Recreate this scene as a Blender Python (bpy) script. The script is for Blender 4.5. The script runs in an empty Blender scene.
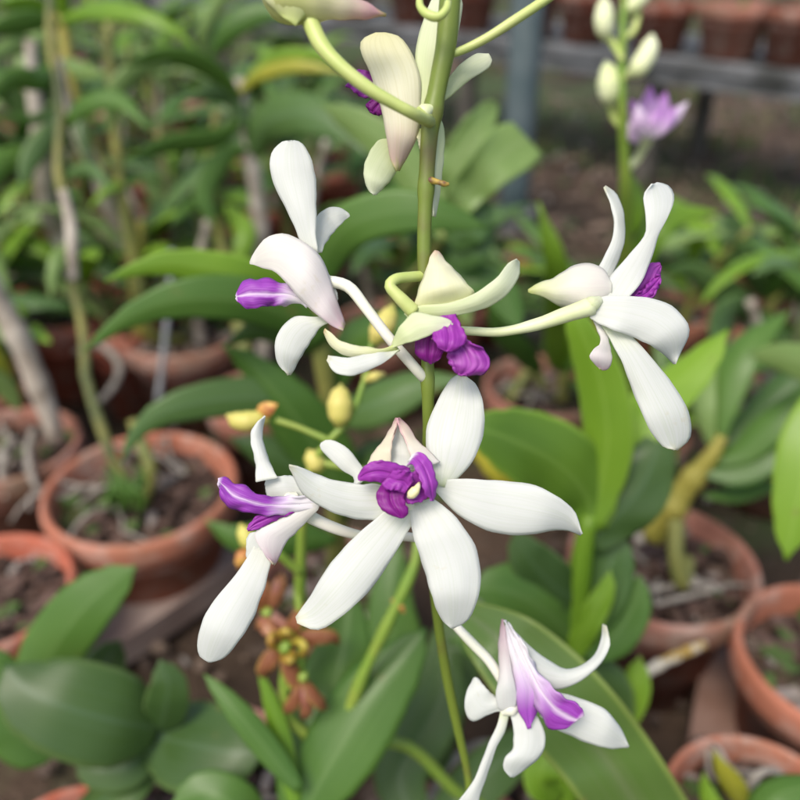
import bpy, bmesh, math, random
from mathutils import Vector, Matrix, noise
R = math.radians
S = bpy.context.scene
# ------------------------------------------------------------------ camera, light, exposure
PITCH = R(32); F = 802.0
CAM = Vector((0, 0, 0.58))
FW = Vector((0, math.cos(PITCH), -math.sin(PITCH)))
UP = Vector((0, math.sin(PITCH), math.cos(PITCH)))
RT = Vector((1, 0, 0))
cd = bpy.data.cameras.new('camera'); cam = bpy.data.objects.new('camera', cd)
S.collection.objects.link(cam); S.camera = cam
cam.location = CAM; cam.rotation_euler = (R(90) - PITCH, 0, 0)
cd.sensor_width = 36; cd.lens = 36 * F / 800; cd.clip_start = 0.01; cd.clip_end = 300
cd.dof.use_dof = True; cd.dof.focus_distance = 0.222; cd.dof.aperture_fstop = 7.0
cd.dof.aperture_blades = 0
w = bpy.data.worlds.new('World'); S.world = w; w.use_nodes = True
nt = w.node_tree; bg = nt.nodes['Background']
sky = nt.nodes.new('ShaderNodeTexSky'); sky.sky_type = 'NISHITA'; sky.sun_disc = False
SUN_EL, SUN_AZ = R(58), R(215)
sky.sun_elevation = SUN_EL; sky.sun_rotation = SUN_AZ; sky.air_density = 1.0; sky.dust_density = 3.0; sky.ozone_density = 0.6
wb = nt.nodes.new('ShaderNodeMix'); wb.data_type = 'RGBA'; wb.blend_type = 'MULTIPLY'; wb.inputs[0].default_value = 1
wb.inputs[7].default_value = (1.0, .975, .90, 1)   # hazy overcast: less blue than a clear sky
nt.links.new(sky.outputs[0], wb.inputs[6]); nt.links.new(wb.outputs[2], bg.inputs[0]); bg.inputs[1].default_value = 0.15
sl = bpy.data.lights.new('sun', 'SUN'); sl.energy = 1.7; sl.angle = R(26); sl.color = (1, 0.955, 0.88)
so = bpy.data.objects.new('sun', sl); S.collection.objects.link(so)
sd_ = Vector((math.sin(SUN_AZ) * math.cos(SUN_EL), math.cos(SUN_AZ) * math.cos(SUN_EL), math.sin(SUN_EL)))
so.rotation_euler = sd_.to_track_quat('Z', 'Y').to_euler()
S.view_settings.view_transform = 'Standard'; S.view_settings.look = 'None'
S.view_settings.gamma = 1; S.view_settings.use_curve_mapping = False
S.view_settings.exposure = 0.80
try:
    S.cycles.use_denoising = True; S.cycles.max_bounces = 8; S.cycles.transparent_max_bounces = 4
except Exception: pass
rnd = random.Random(7)

# ------------------------------------------------------------------ helpers
def P(x, y, d):
    return CAM + d * (FW + RT * ((x - 400) / F) - UP * ((y - 400) / F))
def on_z(x, y, z):
    v = FW + RT * ((x - 400) / F) - UP * ((y - 400) / F)
    d = (z - CAM.z) / v.z
    return CAM + v * d, d
def depth(p): return (p - CAM).dot(FW)
def proj(p):
    v = p - CAM; d = v.dot(FW)
    return 400 + F * v.dot(RT) / d, 400 - F * v.dot(UP) / d

def cr(pts, n):
    """Catmull-Rom through tuples, n samples, even by arc length"""
    pts = [tuple(map(float, p)) for p in pts]
    if len(pts) == 1: return [pts[0]] * n
    dim = len(pts[0]); q = [tuple(2*a-b for a, b in zip(pts[0], pts[1]))] + pts + [tuple(2*a-b for a, b in zip(pts[-1], pts[-2]))]
    fine = []
    for i in range(1, len(q) - 2):
        for k in range(12):
            t = k / 12; p0, p1, p2, p3 = q[i-1], q[i], q[i+1], q[i+2]
            fine.append(tuple(0.5*((2*p1[j]) + (-p0[j]+p2[j])*t + (2*p0[j]-5*p1[j]+4*p2[j]-p3[j])*t*t + (-p0[j]+3*p1[j]-3*p2[j]+p3[j])*t**3) for j in range(dim)))
    fine.append(pts[-1])
    L = [0]
    for a, b in zip(fine, fine[1:]):
        L.append(L[-1] + math.sqrt(sum((x-y)**2 for x, y in list(zip(a, b))[:3])))
    out = []; j = 0
    for k in range(n):
        s = L[-1] * k / (n - 1)
        while j < len(L) - 2 and L[j+1] < s: j += 1
        seg = L[j+1] - L[j]; t = 0 if seg < 1e-12 else min(1, (s - L[j]) / seg)
        out.append(tuple(a + (b - a) * t for a, b in zip(fine[j], fine[j+1])))
    return out
def lerp_list(v, t):
    if not isinstance(v, (list, tuple)): return v
    x = t * (len(v) - 1); i = min(int(x), len(v) - 2)
    if len(v) == 1: return v[0]
    f = x - i; f = f * f * (3 - 2 * f)
    return v[i] + (v[i+1] - v[i]) * f

def top_of(o):
    while o.parent: o = o.parent
    return o
def link_mesh(name, bm, mat, parent=None, smooth=True, loc=None):
    me = bpy.data.meshes.new(name)
    off = Vector(loc) if loc is not None else (top_of(parent).location if parent else Vector((0, 0, 0)))
    if off.length: bmesh.ops.translate(bm, vec=-off, verts=bm.verts)
    bm.to_mesh(me); bm.free()
    if smooth:
        for p in me.polygons: p.use_smooth = True
    for m in (mat if isinstance(mat, (list, tuple)) else [mat]): me.materials.append(m)
    o = bpy.data.objects.new(name, me); S.collection.objects.link(o)
    if parent: o.parent = parent
    elif loc is not None: o.location = loc
    return o
def thing(name, loc, label, cat, group=None):
    o = bpy.data.objects.new(name, None); S.collection.objects.link(o)
    o.location = loc; o.empty_display_size = .02
    tag(o, label, cat, group); return o
def tag(o, label=None, cat=None, group=None, kind=None):
    if label: o['label'] = label
    if cat: o['category'] = cat
    if group: o['group'] = group
    if kind: o['kind'] = kind
    return o

def sheet_bm(rows):
    """rows: list of rows of Vectors -> bmesh with uv (u across, v along)"""
    bm = bmesh.new(); uvl = bm.loops.layers.uv.new('UVMap')
    n = len(rows); m = len(rows[0])
    vs = [[bm.verts.new(p) for p in r] for r in rows]
    for i in range(n - 1):
        for j in range(m - 1):
            f = bm.faces.new((vs[i][j], vs[i][j+1], vs[i+1][j+1], vs[i+1][j]))
            for lp, (a, b) in zip(f.loops, ((i, j), (i, j+1), (i+1, j+1), (i+1, j))):
                lp[uvl].uv = (b / (m - 1), a / (n - 1))
    bmesh.ops.remove_doubles(bm, verts=bm.verts, dist=2e-5)
    return bm
def solidify(o, t):
    md = o.modifiers.new('thickness', 'SOLIDIFY'); md.thickness = t; md.offset = 0; md.use_even_offset = False

def petal(name, parent, L, Rr, mat, d, tilt=0, cup=0, ruf=0, n=26, m=13, th=.0005, ridge=0, seed=0, rf=6, wig=0):
    """blade between two traced edges; d = depths along it (m), tilt/cup/ruf in mm"""
    A = cr(L, n); B = cr(Rr, n); rows = []
    for i in range(n):
        t = i / (n - 1); dd = lerp_list(d, t); tl = lerp_list(tilt, t) / 1000; cp = lerp_list(cup, t) / 1000 * .72
        row = []
        for j in range(m):
            u = j / (m - 1); c = 2 * u - 1
            x = A[i][0] + (B[i][0] - A[i][0]) * u; y = A[i][1] + (B[i][1] - A[i][1]) * u
            s = math.sin(math.pi * min(1, max(0, t))) ** .5
            z = dd + tl * c * .5 + cp * (c * c) * s
            z += ridge / 1000 * math.exp(-(c / .16) ** 2) * s
            z += .00009 * s * math.sin(c * 17 + 1.3 * math.sin(5 * t)) * (1 - .5 * abs(c))
            if ruf:
                z += ruf / 1000 * abs(c) ** 2 * s * noise.noise(Vector((t * rf + seed * 3.1, c * 1.3, seed)))
            if wig and 0 < i < n - 1:
                ex, ey = B[i][0] - A[i][0], B[i][1] - A[i][1]; el = math.hypot(ex, ey) + 1e-6
                g = wig * c * abs(c) * noise.noise(Vector((t * 9, c * 2 + seed, 7.7 + seed)))
                x += ex / el * g; y += ey / el * g
            row.append(P(x, y, z))
        rows.append(row)
    o = link_mesh(name, sheet_bm(rows), mat, parent); solidify(o, th)
    return o

def tube_bm(pts, rad, sides=10, cap=True, bm=None, flat=1.0):
    bm = bm or bmesh.new(); uvl = bm.loops.layers.uv.verify()
    pts = [Vector(p) for p in pts]; n = len(pts); prev = None; rings = []
    for i, p in enumerate(pts):
        t = (pts[min(i+1, n-1)] - pts[max(i-1, 0)])
        t = t.normalized() if t.length > 1e-9 else Vector((0, 0, 1))
        if prev is None:
            a = t.cross(Vector((0.3, 0.9, 0.1))).normalized()
        else:
            a = (prev - t * prev.dot(t)).normalized()
        prev = a; b = t.cross(a)
        r = max(lerp_list(rad, i / (n - 1)), 1e-5)
        rings.append([bm.verts.new(p + r * (math.cos(2*math.pi*k/sides) * a + flat * math.sin(2*math.pi*k/sides) * b)) for k in range(sides)])
    for i in range(n - 1):
        for k in range(sides):
            f = bm.faces.new((rings[i][k], rings[i][(k+1) % sides], rings[i+1][(k+1) % sides], rings[i+1][k]))
            for lp, (a, b) in zip(f.loops, ((i, k), (i, k+1), (i+1, k+1), (i+1, k))):
                lp[uvl].uv = (b / sides, a / (n - 1))
    if cap:
        bm.faces.new(rings[0][::-1]); bm.faces.new(rings[-1])
    return bm
def tube_px(name, parent, pts, rpx, mat, n=20, sides=10, nodes=None, **k):
    """pts (x,y,d); rpx radius list in px at that depth"""
    q = cr(pts, n); w_ = []
    for i, p in enumerate(q):
        w_.append(P(*p))
    rr = [lerp_list(rpx, i / (n - 1)) * q[i][2] / F for i in range(n)]
    if nodes:
        for i in range(n):
            t = i / (n - 1)
            for nd in nodes: rr[i] *= 1 + .22 * math.exp(-((t - nd) * n / 1.2) ** 2)
    return link_mesh(name, tube_bm(w_, rr, sides, **k), mat, parent)

def leaf_rows(sp, wd, roll=0, fold=.25, n=18, m=7, wav=0, side=None, seed=0):
    """world-space leaf: sp list of Vectors, wd half widths (m)"""
    rows = []; q = [Vector(p) for p in cr([tuple(p) for p in sp], n)]
    for i, p in enumerate(q):
        t = i / (n - 1); T = (q[min(i+1, n-1)] - q[max(i-1, 0)]).normalized()
        if side is not None: W = (side - T * side.dot(T)).normalized()
        else:
            W = T.cross((p - CAM).normalized())
            W = W.normalized() if W.length > 1e-4 else Vector((1, 0, 0))
        N = W.cross(T).normalized()
        rl = lerp_list(roll, t); W2 = W * math.cos(rl) + N * math.sin(rl); N2 = W2.cross(T).normalized()
        h = lerp_list(wd, t); row = []
        for j in range(m):
            c = 2 * j / (m - 1) - 1
            z = fold * h * abs(c) ** 1.3
            z += wav * h * abs(c) * math.sin(t * 14 + 2 * c + seed)
            row.append(p + W2 * h * c + N2 * z)
        rows.append(row)
    return rows
PROF = [.18, .55, .85, 1, 1, .9, .7, .38, .02]
def leaf_px(parent, sp, w_, mat, prof=None, th=.0008, name='leaf', solid=True, label=None, **k):
    pts = [P(*p) for p in sp]; pr = prof or PROF
    d = [p[2] for p in sp]
    if not isinstance(w_, (list, tuple)): w_ = [w_]
    wd = [pr[i] * lerp_list(list(w_) if len(w_) > 1 else w_[0], i/(len(pr)-1)) / 2 * lerp_list(d, i/(len(pr)-1)) / F for i in range(len(pr))]
    o = link_mesh(name, sheet_bm(leaf_rows(pts, wd, **k)), mat, parent); solidify(o, th)
    if label: o['label'] = label
    return o

# ------------------------------------------------------------------ materials
def mat_new(name):
    m = bpy.data.materials.new(name); m.use_nodes = True; t = m.node_tree
    for n in list(t.nodes): t.nodes.remove(n)
    return m, t
def N(t, typ, **k):
    n = t.nodes.new(typ)
    for a, b in k.items():
        if a in n.inputs: n.inputs[a].default_value = b
        else: setattr(n, a, b)
    return n
def c4(c): return (c[0], c[1], c[2], 1)
def ramp(t, stops):
    r = t.nodes.new('ShaderNodeValToRGB'); e = r.color_ramp.elements
    while len(e) > 1: e.remove(e[-1])
    e[0].position = stops[0][0]; e[0].color = c4(stops[0][1]) if not isinstance(stops[0][1], float) else (stops[0][1],)*3 + (1,)
    for p, c in stops[1:]:
        x = e.new(p); x.color = c4(c) if not isinstance(c, float) else (c, c, c, 1)
    return r
def mix(t, fac, a, b, blend='MIX'):
    m = t.nodes.new('ShaderNodeMix'); m.data_type = 'RGBA'; m.blend_type = blend
    for sck, v in ((0, fac), (6, a), (7, b)):
        if hasattr(v, 'is_output'): t.links.new(v, m.inputs[sck])
        else: m.inputs[sck].default_value = v if sck == 0 else c4(v)
    return m.outputs[2]
def finish(t, col, rough=.5, trans=0, tcol=None, bump=None, bstr=.3, bdist=.001, spec=.5, coat=0):
    p = N(t, 'ShaderNodeBsdfPrincipled'); o = N(t, 'ShaderNodeOutputMaterial')
    if hasattr(col, 'is_output'): t.links.new(col, p.inputs['Base Color'])
    else: p.inputs['Base Color'].default_value = c4(col)
    if hasattr(rough, 'is_output'): t.links.new(rough, p.inputs['Roughness'])
    else: p.inputs['Roughness'].default_value = rough
    p.inputs['Specular IOR Level'].default_value = spec
    p.inputs['Coat Weight'].default_value = coat
    if bump is not None:
        b = N(t, 'ShaderNodeBump'); b.inputs['Strength'].default_value = bstr; b.inputs['Distance'].default_value = bdist
        t.links.new(bump, b.inputs['Height']); t.links.new(b.outputs[0], p.inputs['Normal'])
    if trans:
        tr = N(t, 'ShaderNodeBsdfTranslucent')
        if tcol is None: tcol = col
        if hasattr(tcol, 'is_output'): t.links.new(tcol, tr.inputs[0])
        else: tr.inputs[0].default_value = c4(tcol)
        ms = N(t, 'ShaderNodeMixShader'); ms.inputs[0].default_value = trans
        t.links.new(p.outputs[0], ms.inputs[1]); t.links.new(tr.outputs[0], ms.inputs[2]); t.links.new(ms.outputs[0], o.inputs[0])
    else: t.links.new(p.outputs[0], o.inputs[0])
def uvxy(t):
    tc = N(t, 'ShaderNodeTexCoord'); s = N(t, 'ShaderNodeSeparateXYZ'); t.links.new(tc.outputs['UV'], s.inputs[0])
    return tc, s
def veins(t, tc, su=26, sv=1.6, detail=2):
    mp = N(t, 'ShaderNodeMapping'); mp.inputs['Scale'].default_value = (su, sv, 1)
    t.links.new(tc.outputs['UV'], mp.inputs[0])
    nz = N(t, 'ShaderNodeTexNoise'); nz.inputs['Scale'].default_value = 1; nz.inputs['Detail'].default_value = detail
    t.links.new(mp.outputs[0], nz.inputs[0]); return nz.outputs[0]
def petal_mat(name, stops, edge=None, trans=.45, veincol=None, vfac=.12, rough=.55):
    m, t = mat_new(name); tc, s = uvxy(t)
    r = ramp(t, stops)
    # wobble the gradient a little
    nz = N(t, 'ShaderNodeTexNoise'); nz.inputs['Scale'].default_value = 4; t.links.new(tc.outputs['UV'], nz.inputs[0])
    ad = N(t, 'ShaderNodeMath', operation='MULTIPLY_ADD'); t.links.new(nz.outputs[0], ad.inputs[0]); ad.inputs[1].default_value = .18; t.links.new(s.outputs[1], ad.inputs[2])
    sb = N(t, 'ShaderNodeMath', operation='SUBTRACT'); t.links.new(ad.outputs[0], sb.inputs[0]); sb.inputs[1].default_value = .09
    t.links.new(sb.outputs[0], r.inputs[0]); col = r.outputs[0]
    v = veins(t, tc)
    vr = ramp(t, [(.45, 0.0), (.65, 1.0)]); t.links.new(v, vr.inputs[0])
    if veincol:
        mm = N(t, 'ShaderNodeMath', operation='MULTIPLY'); t.links.new(vr.outputs[0], mm.inputs[0]); mm.inputs[1].default_value = vfac
        col = mix(t, mm.outputs[0], col, veincol)
    if edge:
        er = ramp(t, [(0, 1.0), (.1, .35), (.22, 0.0), (.78, 0.0), (.9, .35), (1, 1.0)]); t.links.new(s.outputs[0], er.inputs[0])
        mm = N(t, 'ShaderNodeMath', operation='MULTIPLY'); t.links.new(er.outputs[0], mm.inputs[0]); t.links.new(s.outputs[1], mm.inputs[1])
        col = mix(t, mm.outputs[0], col, edge)
    # faint bruises and pin-prick spots
    bn = N(t, 'ShaderNodeTexNoise'); bn.inputs['Scale'].default_value = 420; bn.inputs['Detail'].default_value = 3; t.links.new(tc.outputs['Object'], bn.inputs[0])
    bn2 = N(t, 'ShaderNodeTexNoise'); bn2.inputs['Scale'].default_value = 60; t.links.new(tc.outputs['Object'], bn2.inputs[0])
    ml = N(t, 'ShaderNodeMath', operation='MULTIPLY'); t.links.new(bn.outputs[0], ml.inputs[0]); t.links.new(bn2.outputs[0], ml.inputs[1])
    brr = ramp(t, [(.39, 0.0), (.46, .22)]); t.links.new(ml.outputs[0], brr.inputs[0]); col = mix(t, brr.outputs[0], col, (.62, .56, .38))
    # fine cell sparkle
    fn = N(t, 'ShaderNodeTexNoise'); fn.inputs['Scale'].default_value = 2600; fn.inputs['Detail'].default_value = 1
    t.links.new(tc.outputs['Object'], fn.inputs[0])
    h = N(t, 'ShaderNodeMath', operation='MULTIPLY_ADD'); t.links.new(fn.outputs[0], h.inputs[0]); h.inputs[1].default_value = .12; t.links.new(v, h.inputs[2])
    finish(t, col, rough, trans, col, h.outputs[0], .16, .0004, .3)
    return m
WHITE = (.735, .75, .73)
M = {}
M['petal'] = petal_mat('white_petal', [(0, (.70, .76, .50)), (.1, (.78, .80, .70)), (.25, WHITE), (.9, WHITE), (1, (.74, .72, .58))], veincol=(.58, .64, .50), vfac=.34)
M['petalw'] = petal_mat('pure_white_petal', [(0, (.78, .80, .74)), (.2, WHITE), (1, (.735, .75, .735))], veincol=(.62, .67, .56), vfac=.28)
M['cream'] = petal_mat('cream_petal', [(0, (.60, .68, .25)), (.25, (.74, .76, .45)), (.6, (.78, .78, .60)), (.94, (.76, .74, .52)), (1, (.60, .42, .22))], veincol=(.62, .68, .34), vfac=.3)
M['creamtop'] = petal_mat('cream_hood', [(0, (.76, .74, .46)), (.35, (.80, .79, .62)), (.66, (.79, .76, .62)), (.9, (.74, .56, .50)), (1, (.55, .56, .2))], veincol=(.62, .60, .34), vfac=.3)
M['green_cream'] = petal_mat('pale_green_petal', [(0, (.68, .74, .42)), (.4, (.72, .77, .52)), (1, (.76, .78, .64))], veincol=(.55, .66, .34), vfac=.25)
M['blush'] = petal_mat('blushed_petal', [(0, (.79, .78, .72)), (.5, (.80, .78, .76)), (.8, (.79, .73, .74)), (.95, (.72, .54, .60)), (1, (.66, .60, .40))], veincol=(.70, .62, .66), vfac=.25)
M['sac'] = petal_mat('flower_sac', [(0, (.62, .68, .25)), (.15, (.72, .75, .48)), (.5, (.78, .76, .70)), (.85, (.74, .72, .68)), (1, (.72, .73, .66))], veincol=(.70, .60, .62), vfac=.2)
M['creamD'] = petal_mat('cream_yellow_hood', [(0, (.78, .79, .45)), (.4, (.80, .80, .60)), (.85, (.79, .76, .60)), (1, (.72, .52, .42))], veincol=(.72, .70, .40), vfac=.2)
M['tipblush'] = petal_mat('pink_tipped_petal', [(0, (.66, .42, .50)), (.12, (.74, .58, .62)), (.4, (.76, .70, .70)), (.7, WHITE), (1, WHITE)], veincol=(.70, .62, .66), vfac=.2)
M['hoodA'] = petal_mat('pink_edged_hood', [(0, (.80, .78, .74)), (.5, (.80, .76, .66)), (.85, (.74, .60, .52)), (1, (.58, .30, .34))], edge=(.68, .42, .48))
def lip_mat(name, dark, light, stripe=1.0, basewhite=.25, invert=False, su=20, tipwhite=0):
    m, t = mat_new(name); tc, s = uvxy(t)
    v = veins(t, tc, su, 1.2, 3); vr = ramp(t, [(.30, 0.0), (.75, 1.0)]); t.links.new(v, vr.inputs[0])
    col = mix(t, vr.outputs[0], dark, light)
    lines = veins(t, tc, su * 1.8, .9, 0); lr = ramp(t, [(.60, 0.0), (.72, .28)]); t.links.new(lines, lr.inputs[0])
    col = mix(t, lr.outputs[0], col, (.50, .20, .60) if stripe else (.45, .10, .48))
    if stripe:
        nz = N(t, 'ShaderNodeTexNoise'); nz.inputs['Scale'].default_value = 5; t.links.new(tc.outputs['UV'], nz.inputs[0])
        a = N(t, 'ShaderNodeMath', operation='MULTIPLY_ADD'); t.links.new(nz.outputs[0], a.inputs[0]); a.inputs[1].default_value = .16; t.links.new(s.outputs[0], a.inputs[2])
        sr = ramp(t, [(.46, 0.0), (.55, stripe * .8), (.59, stripe), (.63, stripe * .8), (.72, 0.0)]); t.links.new(a.outputs[0], sr.inputs[0])
        col = mix(t, sr.outputs[0], col, (.78, .66, .80))
    if basewhite:
        br = ramp(t, [(0, 1.0), (basewhite * .6, .95), (basewhite * 1.35, 0.0)])
        a = N(t, 'ShaderNodeMath', operation='MULTIPLY_ADD'); t.links.new(v, a.inputs[0]); a.inputs[1].default_value = .25; t.links.new(s.outputs[1], a.inputs[2])
        s2 = N(t, 'ShaderNodeMath', operation='SUBTRACT'); t.links.new(a.outputs[0], s2.inputs[0]); s2.inputs[1].default_value = .12
        t.links.new(s2.outputs[0], br.inputs[0]); col = mix(t, br.outputs[0], col, (.80, .77, .80))
    if tipwhite:
        br = ramp(t, [(.95, 0.0), (1, tipwhite)]); t.links.new(s.outputs[1], br.inputs[0]); col = mix(t, br.outputs[0], col, (.80, .75, .80))
    finish(t, col, .5, .3, col, v, .06, .0003, .4)
    return m
DP, LP = (.23, .012, .27), (.38, .055, .44)
M['lip'] = lip_mat('purple_lip', DP, LP, 0, 0)
M['lipd'] = lip_mat('deep_purple_lip', (.16, .004, .16), (.27, .015, .28), 0, 0)
M['lips'] = lip_mat('striped_purple_lip', (.22, .018, .33), (.37, .08, .50), .75, .34, tipwhite=.8)
M['lipv'] = lip_mat('violet_side_lobe', (.34, .07, .46), (.44, .13, .56), 0, .22)
M['lipc'] = lip_mat('crescent_lobe', (.27, .025, .34), (.40, .08, .48), 0, .12)
M['lips2'] = lip_mat('half_white_striped_lip', (.24, .02, .34), (.40, .09, .52), .8, .58, tipwhite=.7)
M['lipw'] = lip_mat('white_based_lip', (.27, .035, .40), (.44, .13, .58), 0, .62)
M['lipf'] = lip_mat('veined_purple_lip', (.20, .008, .24), (.46, .10, .50), 0, 0, su=11)
def simple(name, col, rough=.5, col2=None, scale=60, trans=0, bump=.3, bdist=.001, spec=.5, coord='Object', stops=(.35, .65)):
    m, t = mat_new(name); tc = N(t, 'ShaderNodeTexCoord')
    nz = N(t, 'ShaderNodeTexNoise'); nz.inputs['Scale'].default_value = scale; nz.inputs['Detail'].default_value = 5
    t.links.new(tc.outputs[coord], nz.inputs[0])
    c = col
    if col2 is not None:
        r = ramp(t, [(stops[0], col), (stops[1], col2)]); t.links.new(nz.outputs[0], r.inputs[0]); c = r.outputs[0]
    finish(t, c, rough, trans, None, nz.outputs[0], bump, bdist, spec)
    return m
M['stem'] = simple('green_flower_stem', (.135, .185, .025), .42, (.12, .075, .035), 55, bump=.3, stops=(.47, .74))
M['stemg'] = simple('plain_green_stem', (.14, .25, .03), .45, (.22, .28, .045), 40)
M['pedicel'] = simple('pale_pedicel', (.60, .66, .33), .45, (.68, .72, .46), 90, trans=.15)
M['pedw'] = simple('white_pedicel', (.74, .75, .60), .45, (.76, .73, .66), 90, trans=.15)
M['pedg'] = simple('green_pedicel', (.42, .52, .14), .45, (.50, .55, .2), 90, trans=.1)
M['budy'] = simple('yellow_bud', (.62, .52, .16), .5, (.50, .48, .10), 70, trans=.15)
M['budc'] = simple('cream_bud', (.62, .68, .34), .5, (.74, .76, .52), 40, trans=.2)
M['calyx'] = simple('orange_bract', (.60, .36, .08), .6, (.30, .09, .03), 260)
M['bractm'] = simple('dark_yellow_nub', (.42, .30, .05), .6, (.10, .04, .02), 500)
M['anther'] = simple('yellow_anther', (.72, .62, .22), .4, (.74, .68, .45), 300)
M['brown'] = petal_mat('two_tone_brown_petal', [(0, (.24, .16, .04)), (.3, (.22, .075, .03)), (1, (.30, .13, .06))], edge=(.44, .32, .06), trans=.3, veincol=(.10, .02, .02), vfac=.5)
M['brown_old'] = simple('brown_petal', (.16, .045, .028), .45, (.27, .13, .04), 110, trans=.15)
M['browny'] = simple('mustard_petal', (.40, .34, .05), .45, (.34, .18, .03), 90, trans=.15)
M['maroon'] = simple('maroon_petal', (.17, .04, .04), .45, (.32, .15, .05), 130, trans=.1)
def leaf_mat(name, c1, c2, rib=(.2, .3, .08), edge=None, rough=.37, trans=.34, ribw=.05, spots=0):
    m, t = mat_new(name); tc, s = uvxy(t)
    nz = N(t, 'ShaderNodeTexNoise'); nz.inputs['Scale'].default_value = 14; nz.inputs['Detail'].default_value = 3
    t.links.new(tc.outputs['Object'], nz.inputs[0])
    oi = N(t, 'ShaderNodeObjectInfo')
    a = N(t, 'ShaderNodeMath', operation='MULTIPLY_ADD'); t.links.new(oi.outputs['Random'], a.inputs[0]); a.inputs[1].default_value = .3; t.links.new(nz.outputs[0], a.inputs[2])
    r = ramp(t, [(.42, c1), (.86, c2)]); t.links.new(a.outputs[0], r.inputs[0]); col = r.outputs[0]
    v = veins(t, tc, 30, .8, 1)
    vr = ramp(t, [(.5, 0.0), (.7, .28)]); t.links.new(v, vr.inputs[0]); col = mix(t, vr.outputs[0], col, rib)
    rr = ramp(t, [(.5 - ribw, 0.0), (.495, .6), (.505, .6), (.5 + ribw, 0.0)]); t.links.new(s.outputs[0], rr.inputs[0]); col = mix(t, rr.outputs[0], col, rib)
    if edge:
        er = ramp(t, [(0, 1.0), (.035, 0.7), (.07, 0.0), (.93, 0.0), (.965, .7), (1, 1.0)]); t.links.new(s.outputs[0], er.inputs[0]); col = mix(t, er.outputs[0], col, edge)
    # dry or brown flecks and a worn tip
    n2 = N(t, 'ShaderNodeTexNoise'); n2.inputs['Scale'].default_value = 55; n2.inputs['Detail'].default_value = 4; t.links.new(tc.outputs['Object'], n2.inputs[0])
    fr = ramp(t, [(.70, 0.0), (.76, .6)]); t.links.new(n2.outputs[0], fr.inputs[0]); col = mix(t, fr.outputs[0], col, (.20, .16, .05))
    tcol = mix(t, .6, col, (c2[0] * 1.9 + .05, c2[1] * 1.7 + .06, c2[2] * .8))
    finish(t, col, rough, trans, tcol, v, .10, .001, .36)
    return m
M['lf_bright'] = leaf_mat('bright_green_leaf', (.12, .24, .016), (.19, .33, .026), rib=(.24, .38, .06), edge=(.26, .42, .06))
M['lf_fresh'] = leaf_mat('fresh_green_leaf', (.085, .18, .018), (.14, .26, .028), rib=(.20, .33, .06), edge=(.26, .42, .06))
M['lf_mid'] = leaf_mat('mid_green_leaf', (.060, .140, .024), (.10, .20, .036), rib=(.14, .24, .07))
M['lf_dark'] = leaf_mat('dark_green_leaf', (.046, .096, .024), (.070, .132, .032), rib=(.085, .15, .07), edge=(.12, .19, .06))
M['lf_blue'] = leaf_mat('bluish_green_leaf', (.066, .138, .036), (.10, .18, .050), rib=(.13, .21, .11))
M['lf_pale'] = leaf_mat('pale_green_leaf', (.16, .25, .075), (.22, .33, .105), rib=(.27, .36, .15))
M['lf_yel'] = leaf_mat('yellowing_leaf', (.22, .27, .03), (.42, .38, .04), rib=(.42, .4, .08))
M['lf_big'] = leaf_mat('broad_green_leaf', (.080, .150, .030), (.12, .20, .045), rib=(.16, .20, .09), edge=(.20, .27, .06), trans=.15, ribw=.10)
M['cane'] = simple('green_cane', (.12, .14, .035), .6, (.22, .21, .05), 30, bump=.4)
M['caney'] = simple('yellow_cane', (.22, .20, .03), .55, (.30, .26, .05), 30, bump=.4)
M['caney2'] = simple('mottled_yellow_cane', (.09, .11, .04), .65, (.20, .19, .05), 22, bump=.4, stops=(.45, .6))
M['canedry'] = simple('dry_sheathed_cane', (.22, .18, .14), .8, (.46, .41, .35), 40, bump=.7, bdist=.003)
M['root'] = simple('grey_root', (.16, .14, .115), .8, (.30, .27, .235), 80, bump=.5)
def terracotta(name, a, b, moss=.4):
    m, t = mat_new(name); tc = N(t, 'ShaderNodeTexCoord'); s = N(t, 'ShaderNodeSeparateXYZ')
    t.links.new(tc.outputs['Object'], s.inputs[0])
    nz = N(t, 'ShaderNodeTexNoise'); nz.inputs['Scale'].default_value = 16; nz.inputs['Detail'].default_value = 6; t.links.new(tc.outputs['Object'], nz.inputs[0])
    r = ramp(t, [(.35, a), (.65, b)]); t.links.new(nz.outputs[0], r.inputs[0]); col = r.outputs[0]
    n2 = N(t, 'ShaderNodeTexNoise'); n2.inputs['Scale'].default_value = 34; n2.inputs['Detail'].default_value = 7; n2.inputs['Roughness'].default_value = .7
    t.links.new(tc.outputs['Object'], n2.inputs[0])
    wr = ramp(t, [(.50, 0.0), (.66, .6)]); t.links.new(n2.outputs[0], wr.inputs[0]); col = mix(t, wr.outputs[0], col, (.42, .34, .30))
    n3 = N(t, 'ShaderNodeTexNoise'); n3.inputs['Scale'].default_value = 9; n3.inputs['Detail'].default_value = 5
    mp = N(t, 'ShaderNodeMapping'); mp.inputs['Location'].default_value = (3, 1, 7); t.links.new(tc.outputs['Object'], mp.inputs[0]); t.links.new(mp.outputs[0], n3.inputs[0])
    gr = ramp(t, [(.54, 0.0), (.7, moss)]); t.links.new(n3.outputs[0], gr.inputs[0]); col = mix(t, gr.outputs[0], col, (.10, .09, .05))
    finish(t, col, .8, 0, None, n2.outputs[0], .5, .002, .25)
    return m
M['pot'] = terracotta('terracotta', (.30, .105, .06), (.40, .155, .10))
M['potb'] = terracotta('weathered_terracotta', (.24, .095, .065), (.34, .15, .11), .7)
M['potd'] = terracotta('dark_terracotta', (.17, .05, .032), (.25, .085, .055), .6)
M['potr'] = terracotta('red_terracotta', (.34, .085, .05), (.42, .13, .08), .3)
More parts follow.
